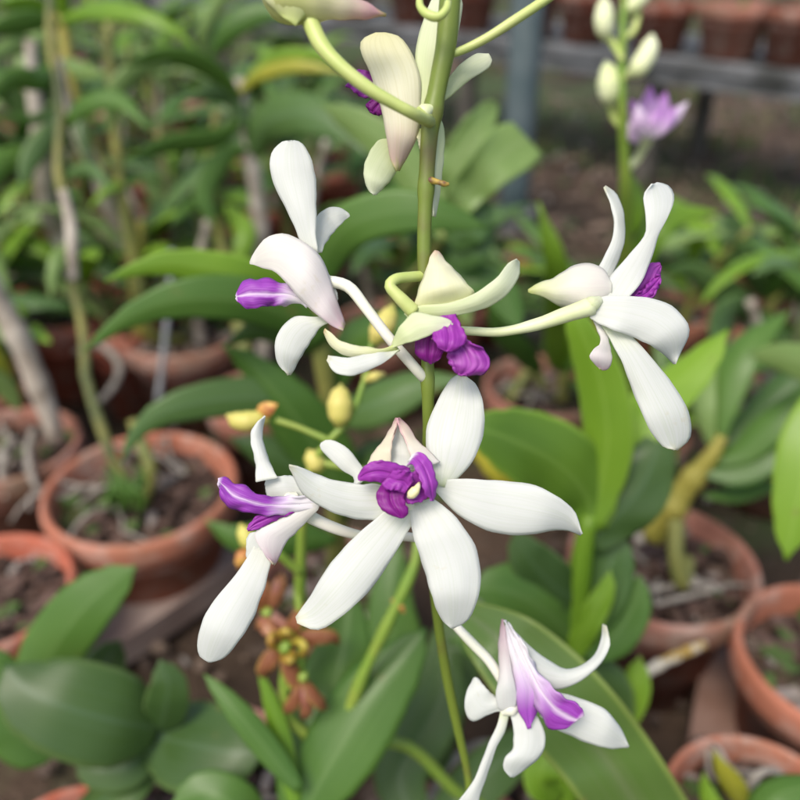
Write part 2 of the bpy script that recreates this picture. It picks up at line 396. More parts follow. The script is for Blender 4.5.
def soil_mat(name, cols):
    m, t = mat_new(name); tc = N(t, 'ShaderNodeTexCoord')
    v = N(t, 'ShaderNodeTexVoronoi'); v.inputs['Scale'].default_value = 95; v.inputs['Randomness'].default_value = 1; t.links.new(tc.outputs['Object'], v.inputs[0])
    s = N(t, 'ShaderNodeSeparateColor'); t.links.new(v.outputs['Color'], s.inputs[0])
    r = ramp(t, cols); t.links.new(s.outputs[0], r.inputs[0]); col = r.outputs[0]
    nz = N(t, 'ShaderNodeTexNoise'); nz.inputs['Scale'].default_value = 14; nz.inputs['Detail'].default_value = 5; t.links.new(tc.outputs['Object'], nz.inputs[0])
    gr = ramp(t, [(.52, 0.0), (.64, .8)]); t.links.new(nz.outputs[0], gr.inputs[0]); col = mix(t, gr.outputs[0], col, (.055, .075, .02))
    finish(t, col, .9, 0, None, v.outputs['Distance'], .9, .006, .2)
    return m
M['soil'] = soil_mat('bark_potting_mix', [(0, (.018, .012, .010)), (.5, (.045, .027, .021)), (.8, (.08, .048, .036)), (1, (.14, .10, .08))])
def ground_mat():
    m, t = mat_new('garden_dirt'); tc = N(t, 'ShaderNodeTexCoord')
    n1 = N(t, 'ShaderNodeTexNoise'); n1.inputs['Scale'].default_value = 2.2; n1.inputs['Detail'].default_value = 8; t.links.new(tc.outputs['Object'], n1.inputs[0])
    r = ramp(t, [(.3, (.022, .016, .011)), (.5, (.055, .037, .026)), (.72, (.12, .08, .056))]); t.links.new(n1.outputs[0], r.inputs[0]); col = r.outputs[0]
    n2 = N(t, 'ShaderNodeTexNoise'); n2.inputs['Scale'].default_value = 1.3; n2.inputs['Detail'].default_value = 7; n2.inputs['Roughness'].default_value = .65
    mp = N(t, 'ShaderNodeMapping'); mp.inputs['Location'].default_value = (5.3, 2.1, 0); t.links.new(tc.outputs['Object'], mp.inputs[0]); t.links.new(mp.outputs[0], n2.inputs[0])
    g = ramp(t, [(.47, 0.0), (.58, .9)]); t.links.new(n2.outputs[0], g.inputs[0]); col = mix(t, g.outputs[0], col, (.045, .070, .025))
    n3 = N(t, 'ShaderNodeTexNoise'); n3.inputs['Scale'].default_value = 45; n3.inputs['Detail'].default_value = 6; t.links.new(tc.outputs['Object'], n3.inputs[0])
    sp = ramp(t, [(.62, 0.0), (.70, .6)]); t.links.new(n3.outputs[0], sp.inputs[0]); col = mix(t, sp.outputs[0], col, (.20, .16, .14))
    finish(t, col, .95, 0, None, n3.outputs[0], .8, .02, .2)
    return m
M['ground'] = ground_mat()
M['conc'] = simple('weathered_grey_board', (.03, .032, .03), .85, (.15, .155, .165), 13, bump=.5)
M['legs'] = simple('dark_leg_wood', (.05, .045, .04), .85, (.10, .09, .075), 30, bump=.5)
M['post'] = simple('galvanised_post', (.055, .085, .095), .6, (.10, .13, .14), 14, bump=.15)
M['board'] = simple('pinkish_plank', (.20, .14, .12), .85, (.31, .24, .21), 18, bump=.6)
M['tile'] = simple('broken_tile', (.16, .085, .06), .9, (.24, .15, .12), 26, bump=.6)
M['wire'] = simple('grey_wire', (.28, .30, .32), .4, (.36, .38, .40), 50)

# ------------------------------------------------------------------ setting
def ground():
    rows = []
    ys = [-3 + .1 * i for i in range(80)] + [6, 8, 12, 20, 40, 90]
    xs = [-90, -40, -15, -8] + [-5 + .125 * i for i in range(81)] + [8, 15, 40, 90]
    for y in ys:
        rows.append([Vector((x, y, .010 * noise.noise(Vector((x*2.4, y*2.4, 0))) + .006 * noise.noise(Vector((x*9, y*9, 3))) - .012)) for x in xs])
    o = link_mesh('ground', sheet_bm(rows), M['ground']); tag(o, kind='structure')
ground()

def litter():
    bm = bmesh.new(); r = random.Random(3)
    for i in range(5200):
        x = r.uniform(-1.3, 1.5); y = r.uniform(.05, 2.9); z = .004
        s = r.uniform(.004, .016) * (1 + .3 * (y > 1.5)); a = r.uniform(0, 6.28)
        ln = s * r.choice([1, 1.5, 3.5]); h = s * .35
        up = Vector((r.uniform(-.5, .5), r.uniform(-.5, .5), 1)).normalized()
        u = Vector((math.cos(a), math.sin(a), 0)); u = (u - up * u.dot(up)).normalized(); v = up.cross(u)
        c = Vector((x, y, z)); mi = r.choices([0, 1, 2, 3], [5, 4, 1.2, 2])[0]
        pts = [c + u*ln*.5*math.cos(k*1.047)*r.uniform(.7, 1.1) + v*s*.5*math.sin(k*1.047)*r.uniform(.7, 1.1) for k in range(6)]
        lo = [bm.verts.new(p) for p in pts]; hi = [bm.verts.new(p*1 + up*h + (c-p)*.25) for p in pts]
        fs = [bm.faces.new(hi)] + [bm.faces.new((lo[k], lo[(k+1) % 6], hi[(k+1) % 6], hi[k])) for k in range(6)]
        for f in fs: f.material_index = mi
    o = link_mesh('leaf_litter', bm, [simple('litter_brown', (.06, .04, .03), .9), simple('litter_tan', (.14, .10, .075), .9), simple('litter_grey', (.17, .155, .145), .9), simple('litter_moss', (.045, .07, .02), .9)], smooth=False)
    tag(o, 'bark chips, dry leaf bits and gravel strewn over dirt', 'leaf litter', kind='stuff')
litter()
def grass():
    bm = bmesh.new(); r = random.Random(9)
    for i in range(900):
        y = r.uniform(1.7, 6.5); x = r.uniform(-.75, .75) * (y + .5)
        if noise.noise(Vector((x * .9 + 4, y * 1.3, 0))) < -.05: continue
        for k in range(9):
            c = Vector((x + r.gauss(0, .03), y + r.gauss(0, .03), -.01)); a = r.uniform(0, 6.28); h = r.uniform(.02, .07); w_ = r.uniform(.003, .006)
            u = Vector((math.cos(a), math.sin(a), 0)); ln = Vector((-u.y, u.x, 0)) * h * r.uniform(-.6, .6)
            f = bm.faces.new([bm.verts.new(c - u*w_), bm.verts.new(c + u*w_), bm.verts.new(c + ln*.4 + UPZ*h*.6 + u*w_*.8), bm.verts.new(c + ln + UPZ*h), bm.verts.new(c + ln*.4 + UPZ*h*.6 - u*w_*.8)])
            f.material_index = r.choice([0, 0, 1])
    o = link_mesh('grass', bm, [simple('short_grass', (.06, .11, .025), .6, (.10, .16, .04), 20, trans=.2), simple('dry_grass', (.14, .13, .06), .7)], smooth=False)
    tag(o, 'short weedy grass growing in patches beyond the far bench', 'grass', kind='stuff')
UPZ = Vector((0, 0, 1)); grass()

# ------------------------------------------------------------------ pots
def pot_bm(Rr, H, seed=0, sides=48):
    prof = [(.60, 0), (.66, .0), (.84, H*.76/Rr), (.93, H*.765/Rr), (.985, H*.79/Rr), (1.0, H*.85/Rr), (1.0, H*.95/Rr), (.985, H*.985/Rr), (.95, H*1.0/Rr), (.915, H*.985/Rr), (.90, H*.95/Rr), (.86, H*.80/Rr), (.74, H*.4/Rr), (.6, H*.12/Rr), (.02, H*.12/Rr)]
    bm = bmesh.new(); rings = []
    for r, z in prof:
        ring = []
        for k in range(sides):
            a = 2*math.pi*k/sides
            wob = 1 + .008 * noise.noise(Vector((math.cos(a)*1.2, math.sin(a)*1.2, z + seed)))
            ring.append(bm.verts.new((Rr*r*wob*math.cos(a), Rr*r*wob*math.sin(a), z*Rr)))
        rings.append(ring)
    for i in range(len(prof) - 1):
        for k in range(sides): bm.faces.new((rings[i][k], rings[i][(k+1) % sides], rings[i+1][(k+1) % sides], rings[i+1][k]))
    bm.faces.new(rings[0][::-1]); bm.faces.new(rings[-1])
    return bm
def soil_bm(Rr, z, seed):
    bm = bmesh.new(); r = random.Random(seed); rings = []
    for i in range(9):
        rr = Rr * i / 8
        if i == 0: rings.append([bm.verts.new((0, 0, z + .004))]); continue
        rings.append([bm.verts.new((rr*math.cos(a), rr*math.sin(a), z + .010 * noise.noise(Vector((rr*math.cos(a)*40, rr*math.sin(a)*40, seed))) * (1.05 - i/8*.9))) for a in [2*math.pi*k/28 for k in range(28)]])
    for k in range(28): bm.faces.new((rings[0][0], rings[1][k], rings[1][(k+1) % 28]))
    for i in range(1, 8):
        for k in range(28): bm.faces.new((rings[i][k], rings[i+1][k], rings[i+1][(k+1) % 28], rings[i][(k+1) % 28]))
    # loose chips on top
    for q in range(110):
        a = r.uniform(0, 6.28); d = Rr * math.sqrt(r.random()) * .93; c = Vector((d*math.cos(a), d*math.sin(a), z + .006))
        s = r.uniform(.003, .009); u = Vector((math.cos(a*7), math.sin(a*7), r.uniform(-.4, .4))).normalized(); v = u.cross(Vector((0, 0, 1))).normalized(); n = u.cross(v)
        ps = [c + u*s*x*r.uniform(.8, 1.8) + v*s*.6*y_ + n*s*.4*zz for x in (-1, 1) for y_ in (-1, 1) for zz in (-1, 1)]
        vs = [bm.verts.new(p) for p in ps]; mi = r.choices([0, 1, 2, 3], [4, 3, 1, 1])[0]
        for f in ((0,1,3,2), (4,6,7,5), (0,4,5,1), (2,3,7,6), (0,2,6,4), (1,5,7,3)): bm.faces.new([vs[x] for x in f]).material_index = mi
    return bm
CHIP = [M['soil'], simple('bark_chip', (.055, .030, .022), .9, (.11, .065, .05), 90), simple('pale_chip', (.20, .17, .15), .9), simple('moss_tuft', (.05, .09, .018), .9)]
def roots(parent, c, Rr, z, n, seed, name='root'):
    r = random.Random(seed)
    for i in range(n):
        a = r.uniform(0, 6.28); p = Vector((c.x + Rr*.15*math.cos(a), c.y + Rr*.15*math.sin(a), z + .012)); pts = [tuple(p)]; b = a
        for k in range(5):
            b += r.uniform(-.7, .7); st = Rr * .19
            p = p + Vector((math.cos(b)*st, math.sin(b)*st, 0)); pts.append((p.x, p.y, z + .008 + r.uniform(0, .016)))
        q = cr(pts, 18); link_mesh(name, tube_bm(q, [.0022, .0018, .0014], 6), M['root'], parent)
POTS = []
def pot(x, y, w_, label, z=.125, mat='pot', seed=0, group='terracotta pots set on the ground', tilt=0, soil=.8):
    c, d = on_z(x, y, z); Rr = w_ / 2 * d / F; H = z + .004
    return pot_at(Vector((c.x, c.y, -.006)), Rr, H, label, mat, seed, group, soil)
def pot_at(base, Rr, H, label, mat='pot', seed=0, group='terracotta pots set on the ground', soil=.8):
    t = thing('terracotta_pot', base, label, 'flower pot', group)
    bm = pot_bm(Rr, H, seed); bmesh.ops.translate(bm, vec=base, verts=bm.verts); link_mesh('pot_wall', bm, M[mat], t)
    bm = soil_bm(Rr * .872, H * soil, seed); bmesh.ops.translate(bm, vec=base, verts=bm.verts); link_mesh('potting_soil', bm, CHIP, t, smooth=False)
    top = Vector((base.x, base.y, base.z + H * soil)); POTS.append((top, Rr)); return top, Rr
pots = {}
def mk(k, *a, **kw): pots[k] = pot(*a, **kw)
mk('p1', 140, 482, 192, 'wide clay pot with a moss tuft, right of the thick grey cane', seed=1, mat='pot')
mk('p2', -18, 588, 176, 'orange clay pot cut by the left edge, just above the oval dark leaves', seed=2, mat='potr')
mk('p3', 664, 556, 188, 'greyish clay pot with yellow-brown cane leaning over its bare bark mix', seed=3, mat='potb')
mk('p4', 842, 652, 202, 'pinkish clay pot cut by the right edge beside the brown broken tile', seed=4, mat='pot')
mk('p5', 764, 815, 196, 'brown clay pot at the bottom right corner with a yellow-green shoot', seed=5, mat='pot')
mk('p6', 545, 381, 122, 'dusty pale clay pot seen between centre blooms and right bloom', seed=6, mat='potb')
mk('p7', 8, 440, 138, 'clay pot with roots over its rim holding the thick grey cane', seed=7, mat='potb')
mk('p8', 66, 300, 122, 'red clay pot above the grey cane, left of the long light green leaf', seed=8, mat='potr')
mk('p9', 182, 325, 130, 'shallow brown clay pot under the two arching left leaves', seed=9, mat='potb')
mk('p13', 255, 392, 100, 'clay pot half hidden under the dull green leaf left of centre', seed=10, mat='potb')
mk('p15', 215, 775, 176, 'clay pot under the dark broad leaves at bottom left', seed=11, mat='potr', z=.11)
mk('p14', 62, 860, 170, 'clay pot in the bottom left corner below the oval leaf', seed=12, mat='potr', z=.10)
mk('p16', 570, 800, 190, 'clay pot mostly hidden under the huge broad leaf', seed=13, mat='potb', z=.10)
mk('p17', 668, 306, 90, 'small clay pot behind the right bloom with a crumbled edge', seed=14, mat='pot')
mk('p18', 497, 258, 74, 'small red clay pot at the foot of the grey post', seed=15, mat='potr')
mk('p19', 24, 210, 96, 'dark red clay pot deep in the foliage at left edge', seed=16, mat='potr')
mk('p20', 118, 218, 84, 'red clay pot right behind the white sheathed cane', seed=17, mat='potr')
mk('p21', 160, 168, 74, 'red clay pot far back among upper left stems', seed=18, mat='potr')
mk('p22', 70, 168, 70, 'small red clay pot behind the leaning yellow cane', seed=19, mat='potr')
mk('p23', 332, 575, 150, 'clay pot hidden behind the lower left bloom and the bud stalk', seed=20, mat='potb', z=.115)
mk('p24', 385, 320, 105, 'clay pot glimpsed behind the centre bloom and pale stalks', seed=21, mat='potb')
mk('p25', 790, 400, 116, 'clay pot buried in the long leaves at the right edge', seed=22, mat='potb')
mk('p26', 755, 312, 90, 'pink clay pot among blurred leaves at the far right', seed=23, mat='pot')
mk('p27', 300, 250, 90, 'clay pot in shade behind the upper left bloom', seed=24, mat='potr')
mk('p28', 455, 850, 170, 'clay pot of the flowering orchid, just under the lower edge', seed=25, mat='potb', z=.10)
mk('p29', 215, 235, 86, 'clay pot behind the upper long leaf, left of centre', seed=26, mat='potr')
mk('p30', 640, 425, 100, 'clay pot behind the long lower petal of the right bloom', seed=27, mat='potb')
mk('p31', -40, 330, 110, 'clay pot left of the red one, cut by the frame', seed=28, mat='potr')

# ------------------------------------------------------------------ far bench
def box_bm(bm, c, u, v, n, hu, hv, hn):
    vs = [bm.verts.new(c + u*hu*a + v*hv*b + n*hn*d) for a in (-1, 1) for b in (-1, 1) for d in (-1, 1)]
    for f in ((0,1,3,2), (4,6,7,5), (0,4,5,1), (2,3,7,6), (0,2,6,4), (1,5,7,3)): bm.faces.new([vs[x] for x in f])
B0, B1 = Vector((1.75, .87, .287)), Vector((-1.7, 3.8, .287))
bu = (B1 - B0).normalized(); bv = Vector((bu.y, -bu.x, 0));  # bv points away from the camera side?
if bv.y < 0: bv = -bv
UZ = Vector((0, 0, 1)); BL = (B1 - B0).length
bench = thing('potting_bench', (B0 + B1) / 2 - UZ * .287 + bv * .2, 'low grey slatted bench running across the back, topped with pots', 'bench')
for k in range(4):
    bm = bmesh.new(); box_bm(bm, (B0 + B1)/2 + bv*(.035 + .11*k) - UZ*.012 + UZ*.002*(k % 2), bu, bv, UZ, BL/2, .033, .009)
    bmesh.ops.bevel(bm, geom=bm.edges, offset=.002, segments=1); link_mesh('slat', bm, M['conc'], bench, smooth=False)
for i, s in enumerate([.35, .75, 1.16, 1.57, 2.1, 2.7, 3.3, 3.9]):
    for o_ in (.05, .36):
        c = B0 + bu*s + bv*o_; bm = bmesh.new()
        box_bm(bm, Vector((c.x, c.y, .124)), bu, bv, UZ, .018, .018, .138); bmesh.ops.bevel(bm, geom=bm.edges, offset=.002, segments=1)
        link_mesh('leg', bm, M['legs'], bench, smooth=False)
bm = bmesh.new(); box_bm(bm, (B0+B1)/2 + bv*.02 - UZ*.04, bu, bv, UZ, BL/2, .008, .014); link_mesh('apron', bm, M['conc'], bench, smooth=False)
def bench_point(px, off):
    lo, hi = -.5, BL
    for _ in range(40):
        mid = (lo + hi) / 2; p = B0 + bu*mid + bv*off
        if proj(p)[0] > px: lo = mid
        else: hi = mid
    return B0 + bu*lo + bv*off
BP = [(832, 'cut by the right edge'), (790, 'nearest the right edge'), (727, 'dusty, standing third from right'), (657, 'between dark gap and twin buds'), (583, 'orange, right beside the buds'), (533, 'left of the buds, right of the post'), (470, 'left of the post'), (412, 'behind the flower stem top'), (350, 'behind the topmost bloom'), (290, 'behind the half-closed bloom'), (225, 'left end of the visible row')]
bench_tops = []
for i, (px, lab) in enumerate(BP):
    c = bench_point(px, .105); d = depth(c); Rr = [.085, .078, .085, .08, .075, .07, .08, .08, .08, .08, .08][i]
    bench_tops.append(pot_at(Vector((c.x, c.y, .2875)), Rr, [.105, .108, .105, .10, .115, .12, .12, .12, .12, .12, .12][i], 'clay pot on the far bench, ' + lab, ['potd', 'potd', 'potb', 'potd', 'potd', 'potb'][i % 6], 40 + i, 'clay pots on the far bench'))

# post
c, d = on_z(512, 222, 0)
pr = thing('support_post', (c.x, c.y, -.02), 'grey metal post rising behind the flower stem', 'post')
bm = tube_bm([Vector((c.x, c.y, -.02 + .1*k)) for k in range(12)], [.031, .031], 20); link_mesh('shaft', bm, M['post'], pr)
bm = tube_bm([Vector((c.x, c.y, -.018)), Vector((c.x, c.y, .03)), Vector((c.x, c.y, .031))], [.05, .05, .034], 20); link_mesh('collar', bm, M['conc'], pr, smooth=False)

# planks, tile, stick, wire
def slab(name, pts, z, h, mat, label, cat, tz=0):
    """flat piece lying at height z, outline traced on the ground"""
    bm = bmesh.new(); ps = []
    for k, (x, y) in enumerate(pts): ps.append(on_z(x, y, z)[0] + UZ * tz * k)
    lo = [bm.verts.new(p - UZ*h) for p in ps]; hi = [bm.verts.new(p) for p in ps]; n = len(ps)
    bm.faces.new(hi); bm.faces.new(lo[::-1])
    for k in range(n): bm.faces.new((lo[k], lo[(k+1) % n], hi[(k+1) % n], hi[k]))
    bmesh.ops.recalc_face_normals(bm, faces=bm.faces); bmesh.ops.bevel(bm, geom=bm.edges, offset=.002, segments=2)
    cc = sum(ps, Vector()) / n
    o = link_mesh(name, bm, mat, None, smooth=False, loc=(cc.x, cc.y, 0)); tag(o, label, cat)
slab('wooden_plank', [(52, 690), (118, 644), (250, 556), (222, 545), (90, 622), (30, 670)], .035, .03, M['board'], 'pinkish weathered plank lying behind the broad leaves at left', 'plank')
slab('broken_tile', [(690, 735), (752, 742), (756, 668), (742, 636), (716, 628), (698, 680)], .03, .02, M['tile'], 'brown piece of broken tile between the pots at right', 'tile')
st = tube_px('bamboo_stick', None, [(640, 676, .56), (668, 660, .575), (704, 644, .59)], [5.5, 5, 4.5], simple('striped_stick', (.50, .45, .36), .6, (.34, .22, .05), 55, stops=(.48, .54)), nodes=[.3, .55, .8])
tag(st, 'short pale stick with yellow bands behind the bright green leaf at right', 'stick')

# ------------------------------------------------------------------ orchid plants
def leaf_world(parent, base, az, el, ln, hw, mat, droop=1.2, seed=0, solid=True):
    r = random.Random(seed); p = Vector(base); pts = [p.copy()]; e = el; n = 6
    a = az
    for k in range(n):
        st = ln / n; v = Vector((math.cos(a)*math.cos(e), math.sin(a)*math.cos(e), math.sin(e)))
        p = p + v * st; pts.append(p.copy()); e -= droop / n * (.6 + .8*k/n); a += r.uniform(-.08, .08)
    side = Vector((-math.sin(az), math.cos(az), r.uniform(-.35, .35)))
    rows = leaf_rows(pts, [hw*x for x in PROF], fold=.35, n=13, m=7, side=side, wav=.04, seed=seed)
    o = link_mesh('leaf', sheet_bm(rows), mat, parent); solidify(o, .0009)
    return o
LM = ['lf_mid', 'lf_mid', 'lf_blue', 'lf_mid', 'lf_bright', 'lf_pale', 'lf_pale', 'lf_bright']
def cane_world(parent, pts, r0, mat, n=18, kn=5):
    q = cr(pts, n); rr = []
    for i in range(n):
        t = i/(n-1); rr.append(r0 * (1.05 - .35*t) * (1 + .12*math.cos(t*kn*6.28)))
    return link_mesh('cane', tube_bm(q, rr, 9), mat, parent), q
def orchid(top, Rr, label, seed, canes=3, h=.28, nl=5, ln=.16, hw=.016, mats=None, group='potted orchid plants without blooms', lean=(0, 0), nroot=3):
    r = random.Random(seed); mats = mats or LM
    pl = thing('orchid_plant', top, label, 'orchid plant', group)
    for c in range(canes):
        a = r.uniform(0, 6.28); b = top + Vector((math.cos(a), math.sin(a), 0)) * Rr * .3; a2 = a + r.uniform(-.6, .6)
        H = h * r.uniform(.6, 1.1); L = H * r.uniform(.15, .45)
        tip = b + Vector((math.cos(a2)*L + lean[0]*H, math.sin(a2)*L + lean[1]*H, H))
        mid = b + (tip - b) * .5 + Vector((-math.cos(a2), -math.sin(a2), .1)) * H * .06
        m = r.choices(['cane', 'caney2', 'canedry'], [4, 3, 3])[0]
        o, q = cane_world(pl, [tuple(b - UZ*.01), tuple(mid), tuple(tip)], r.uniform(.0045, .0075), M[m])
        if m == 'canedry' and r.random() < .6: continue
        k0 = r.uniform(0, 6.28)
        for j in range(nl):
            t = 1 - .62 * (j / max(1, nl - 1)) ** 1.1; p = Vector(q[min(len(q)-1, int(t * (len(q) - 1)))])
            az = k0 + j * 3.14 + r.uniform(-.5, .5)
            leaf_world(pl, p, az, r.uniform(.3, 1.1), ln * r.uniform(.7, 1.15), hw * r.uniform(.75, 1.2), M[r.choice(mats)], droop=r.uniform(.8, 1.9), seed=seed*31 + c*7 + j)
    if nroot: roots(pl, top, Rr, top.z, nroot, seed, 'root')
    return pl
T = lambda k: pots[k]
orchid(*T('p8'), 'canes growing from the red pot at the left, above the grey cane', 101, 3, .20, 4, .13, .012)
orchid(*T('p9'), 'yellowish canes behind the light green leaf', 102, 4, .24, 4, .13, .012)
orchid(*T('p6'), 'stems rising behind the dusty pale pot at centre right', 104, 2, .10, 3, .09, .010, mats=['lf_mid', 'lf_pale'])
orchid(*T('p17'), 'short leafy plant behind the right bloom', 105, 2, .16, 5, .13, .016, mats=['lf_mid', 'lf_bright'])
orchid(*T('p18'), 'little plant at the foot of the grey post', 106, 2, .09, 4, .08, .012, mats=['lf_mid', 'lf_pale'])
orchid(*T('p19'), 'dense dark plant deep at the left edge', 107, 3, .26, 5, .17, .016)
orchid(*T('p20'), 'leafy plant behind the white sheathed cane', 108, 3, .30, 5, .17, .017)
orchid(*T('p21'), 'tall plant at the back of the upper left foliage', 109, 4, .34, 5, .18, .017)
orchid(*T('p22'), 'tangled plant behind the leaning yellow cane', 110, 4, .34, 5, .18, .016)
orchid(*T('p24'), 'leafy plant behind the centre bloom', 111, 3, .17, 5, .15, .018, mats=['lf_mid', 'lf_dark', 'lf_bright'])
orchid(*T('p25'), 'long-leaved plant buried at the right edge', 112, 3, .16, 5, .16, .017, mats=['lf_mid', 'lf_blue', 'lf_bright'])
orchid(*T('p26'), 'blurred green plant at the far right', 113, 3, .17, 5, .15, .016, mats=['lf_mid', 'lf_blue'])
orchid(*T('p27'), 'plant in shade behind the upper left bloom', 114, 4, .22, 5, .16, .018, mats=['lf_mid', 'lf_dark', 'lf_blue'])
orchid(*T('p29'), 'plant behind the long light green leaf, near the upper left bloom', 115, 3, .26, 5, .16, .016)
orchid(*T('p30'), 'low plant behind the long petal of the right bloom', 116, 2, .10, 4, .12, .015, mats=['lf_mid', 'lf_bright'])
orchid(*T('p31'), 'plant cut by the left edge', 117, 3, .2, 4, .14, .014)
orchid(*T('p14'), 'small dark plant in the bottom left corner', 118, 2, .05, 3, .10, .018, mats=['lf_dark'])
for i, (tp, rr) in enumerate(bench_tops):
    orchid(tp, rr, 'green plant in the bench pot ' + BP[i][1], 200 + i, 2, .16, 4, .13, .013, mats=['lf_mid', 'lf_bright', 'lf_dark'], group='plants on the far bench', nroot=0)
# loose extra pots with plants filling the rows further back on the left
extra = [((255, 150), 70, 'tall dense plant behind the yellow-green arching leaf'), ((330, 160), 70, 'dark plant behind the topmost bloom'), ((-30, 130), 80, 'large plant at the upper left corner edge'), ((410, 215), 66, 'dark plant behind the upper stem'), ((110, 105), 60, 'plant in the farthest left row'), ((200, 95), 56, 'plant in the farthest row left of the arching leaves')]
extra += [((20, 262), 80, 'bushy plant left of the leaning yellow cane'), ((95, 262), 74, 'many-stemmed plant between the leaning cane and the long light leaf'), ((175, 282), 80, 'pale-leaved plant just above the long light green leaf'), ((60, 60), 60, 'plant at the very back of the left corner'), ((310, 110), 60, 'plant at the back behind the topmost pedicel'), ((450, 300), 74, 'short plant behind the flower stem, above the centre bloom'), ((590, 300), 70, 'short plant beside the upright bright leaf'), ((180, 130), 60, 'papery-caned plant behind the arching leaves'), ((270, 200), 70, 'blue-green plant behind the upper left bloom top'), ((735, 262), 60, 'low plant on the bare dirt right of the budding spike'), ((815, 275), 70, 'low bushy plant at the right edge, below the bench'), ((-20, 380), 90, 'plant at the left edge behind the thick grey cane'), ((120, 320), 80, 'low plant between the grey wire and the red pot')]
for i, ((x, y), w_, lab) in enumerate(extra):
    tp = pot(x, y, w_, 'clay pot under the ' + lab, seed=60 + i, mat='potr')
    orchid(*tp, lab, 300 + i, 4, ([.26, .17, .3, .13, .3, .3] + [.24, .26, .2, .36, .2, .08, .07, .32, .24, .035, .05, .16, .14])[i], 5, .17, .018, mats=['lf_mid', 'lf_pale', 'lf_blue', 'lf_bright'])

# ---- traced plants: leaves given by their midrib (x, y, depth) and width
def up_cane(pl, base, pts, rpx, mat, n=20, nodes=(.2, .42, .62, .82), name='cane'):
    b = (proj(base)[0], proj(base)[1] - 1, depth(base))
    return tube_px(name, pl, [b] + pts, rpx, M[mat], n=n, nodes=list(nodes))
def plant(key, label, group='potted orchid plants without blooms'):
    tp = pots[key] if isinstance(key, str) else key
    return thing('orchid_plant', tp[0], label, 'orchid plant', group), tp[0], tp[1]

# left: yellow cane in the wide pot
pl, b, rr = plant('p1', 'leaning plant with a long mottled cane, in the wide pot at left')
up_cane(pl, b, [(112, 458, .73), (99, 418, .725), (86, 380, .72), (84, 330, .715), (72, 285, .71), (72, 230, .70), (58, 170, .695), (60, 110, .69), (50, 40, .68), (52, -30, .67)], [5, 4.6, 4.4, 4.4, 4, 3.6], 'caney2', nodes=(.15, .3, .45, .6, .75, .9))
leaf_px(pl, [(57, 60, .69), (40, 80, .67), (10, 80, .65), (-20, 110, .64)], 22, M['lf_mid'], roll=.3); leaf_px(pl, [(60, 130, .7), (86, 105, .68), (120, 100, .67), (150, 130, .66)], 20, M['lf_mid'], roll=.4); leaf_px(pl, [(72, 240, .71), (56, 262, .69), (50, 300, .69)], 14, M['lf_pale']); leaf_px(pl, [(62, 180, .7), (90, 170, .68), (112, 190, .67)], 15, M['lf_blue'])
tube_px('cane', pl, [(73, 280, .708), (72, 250, .70), (71, 225, .698), (63, 190, .693)], [5.5, 6, 5], M['canedry'])
up_cane(pl, b, [(150, 470, .74), (140, 440, .74), (132, 420, .74)], [6, 6, 5], 'cane')
for i in range(26):
    r = random.Random(i); x, y = 122 + r.uniform(-17, 20), 508 + r.uniform(-12, 8)
    leaf_px(pl, [(x, y, .715), (x + r.uniform(-6, 6), y - 18, .70), (x + r.uniform(-14, 14), y - 34, .70)], r.uniform(3, 6), M['lf_mid'], n=7, m=3)
roots(pl, b + Vector((-.03, .01, 0)), rr, b.z, 5, 3); roots(pl, b + Vector((.03, .02, 0)), rr, b.z, 4, 8)
# thick grey cane
pl, b, rr = plant('p7', 'thick bare grey cane leaning left, roots hanging over its pot')
tube_px('cane', pl, [(56, 442, .80), (52, 425, .79), (38, 385, .77), (15, 330, .745), (-12, 282, .72), (-40, 230, .70)], [9, 10, 11, 11, 10, 10], M['canedry'], n=26, nodes=[.25, .5, .75])
tube_px('root', pl, [(34, 430, .80), (28, 452, .76), (32, 476, .745), (42, 498, .75)], [4, 4, 3], M['root'])
tube_px('root', pl, [(14, 440, .80), (4, 455, .76), (2, 480, .75)], [5, 5, 3], M['root'])
leaf_px(pl, [(10, 395, .78), (0, 360, .75), (-8, 345, .74)], 18, M['lf_yel']); leaf_px(pl, [(20, 410, .78), (4, 385, .76), (-20, 365, .74)], 20, M['lf_pale'])
roots(pl, b, rr, b.z, 5, 12)
# loop root of the pot behind (92,360)
pl, b, rr = plant('p9', 'thin yellow canes and a looping grey root, just above the wide pot')
tube_px('root', pl, [(76, 352, .95), (100, 346, .92), (118, 362, .90), (116, 382, .89), (100, 402, .88)], [3.5, 4, 3.5], M['root'])
up_cane(pl, b, [(150, 330, .97), (132, 250, .93), (120, 180, .9), (112, 90, .87), (108, 20, .85)], [6, 5, 4], 'cane')
up_cane(pl, b, [(142, 330, .97), (140, 370, .95)][:1] + [(136, 300, .96), (140, 220, .93)], [7, 6, 5], 'caney')
# white sheathed cane, upper left
pl, b, rr = plant('p20', 'tall plant with a whitish papery cane and arching leaves at upper left')
tube_px('cane', pl, [(128, 245, .98), (116, 222, .96), (100, 180, .92), (84, 145, .88), (68, 105, .85), (56, 60, .82)], [8, 8, 7, 6, 6], M['canedry'], n=26, nodes=[.3, .6])
up_cane(pl, b, [(112, 190, 1.0), (92, 150, .96), (74, 95, .92), (64, 30, .9), (60, -30, .88)], [6, 6, 6], 'caney')
leaf_px(pl, [(60, 20, .84), (95, 10, .8), (140, 14, .78), (178, 32, .78), (202, 58, .79)], 20, M['lf_bright'], roll=.5)
leaf_px(pl, [(60, 25, .84), (30, 22, .82), (-20, 34, .80)], 24, M['lf_mid'], roll=.4); leaf_px(pl, [(60, 12, .84), (30, 4, .82), (-10, 8, .80)], 14, M['lf_bright'], roll=.5)
leaf_px(pl, [(64, 60, .86), (84, 72, .84), (108, 74, .83)], 18, M['lf_pale']); leaf_px(pl, [(54, 110, .86), (30, 120, .83), (-10, 112, .8)], 10, M['lf_mid'])
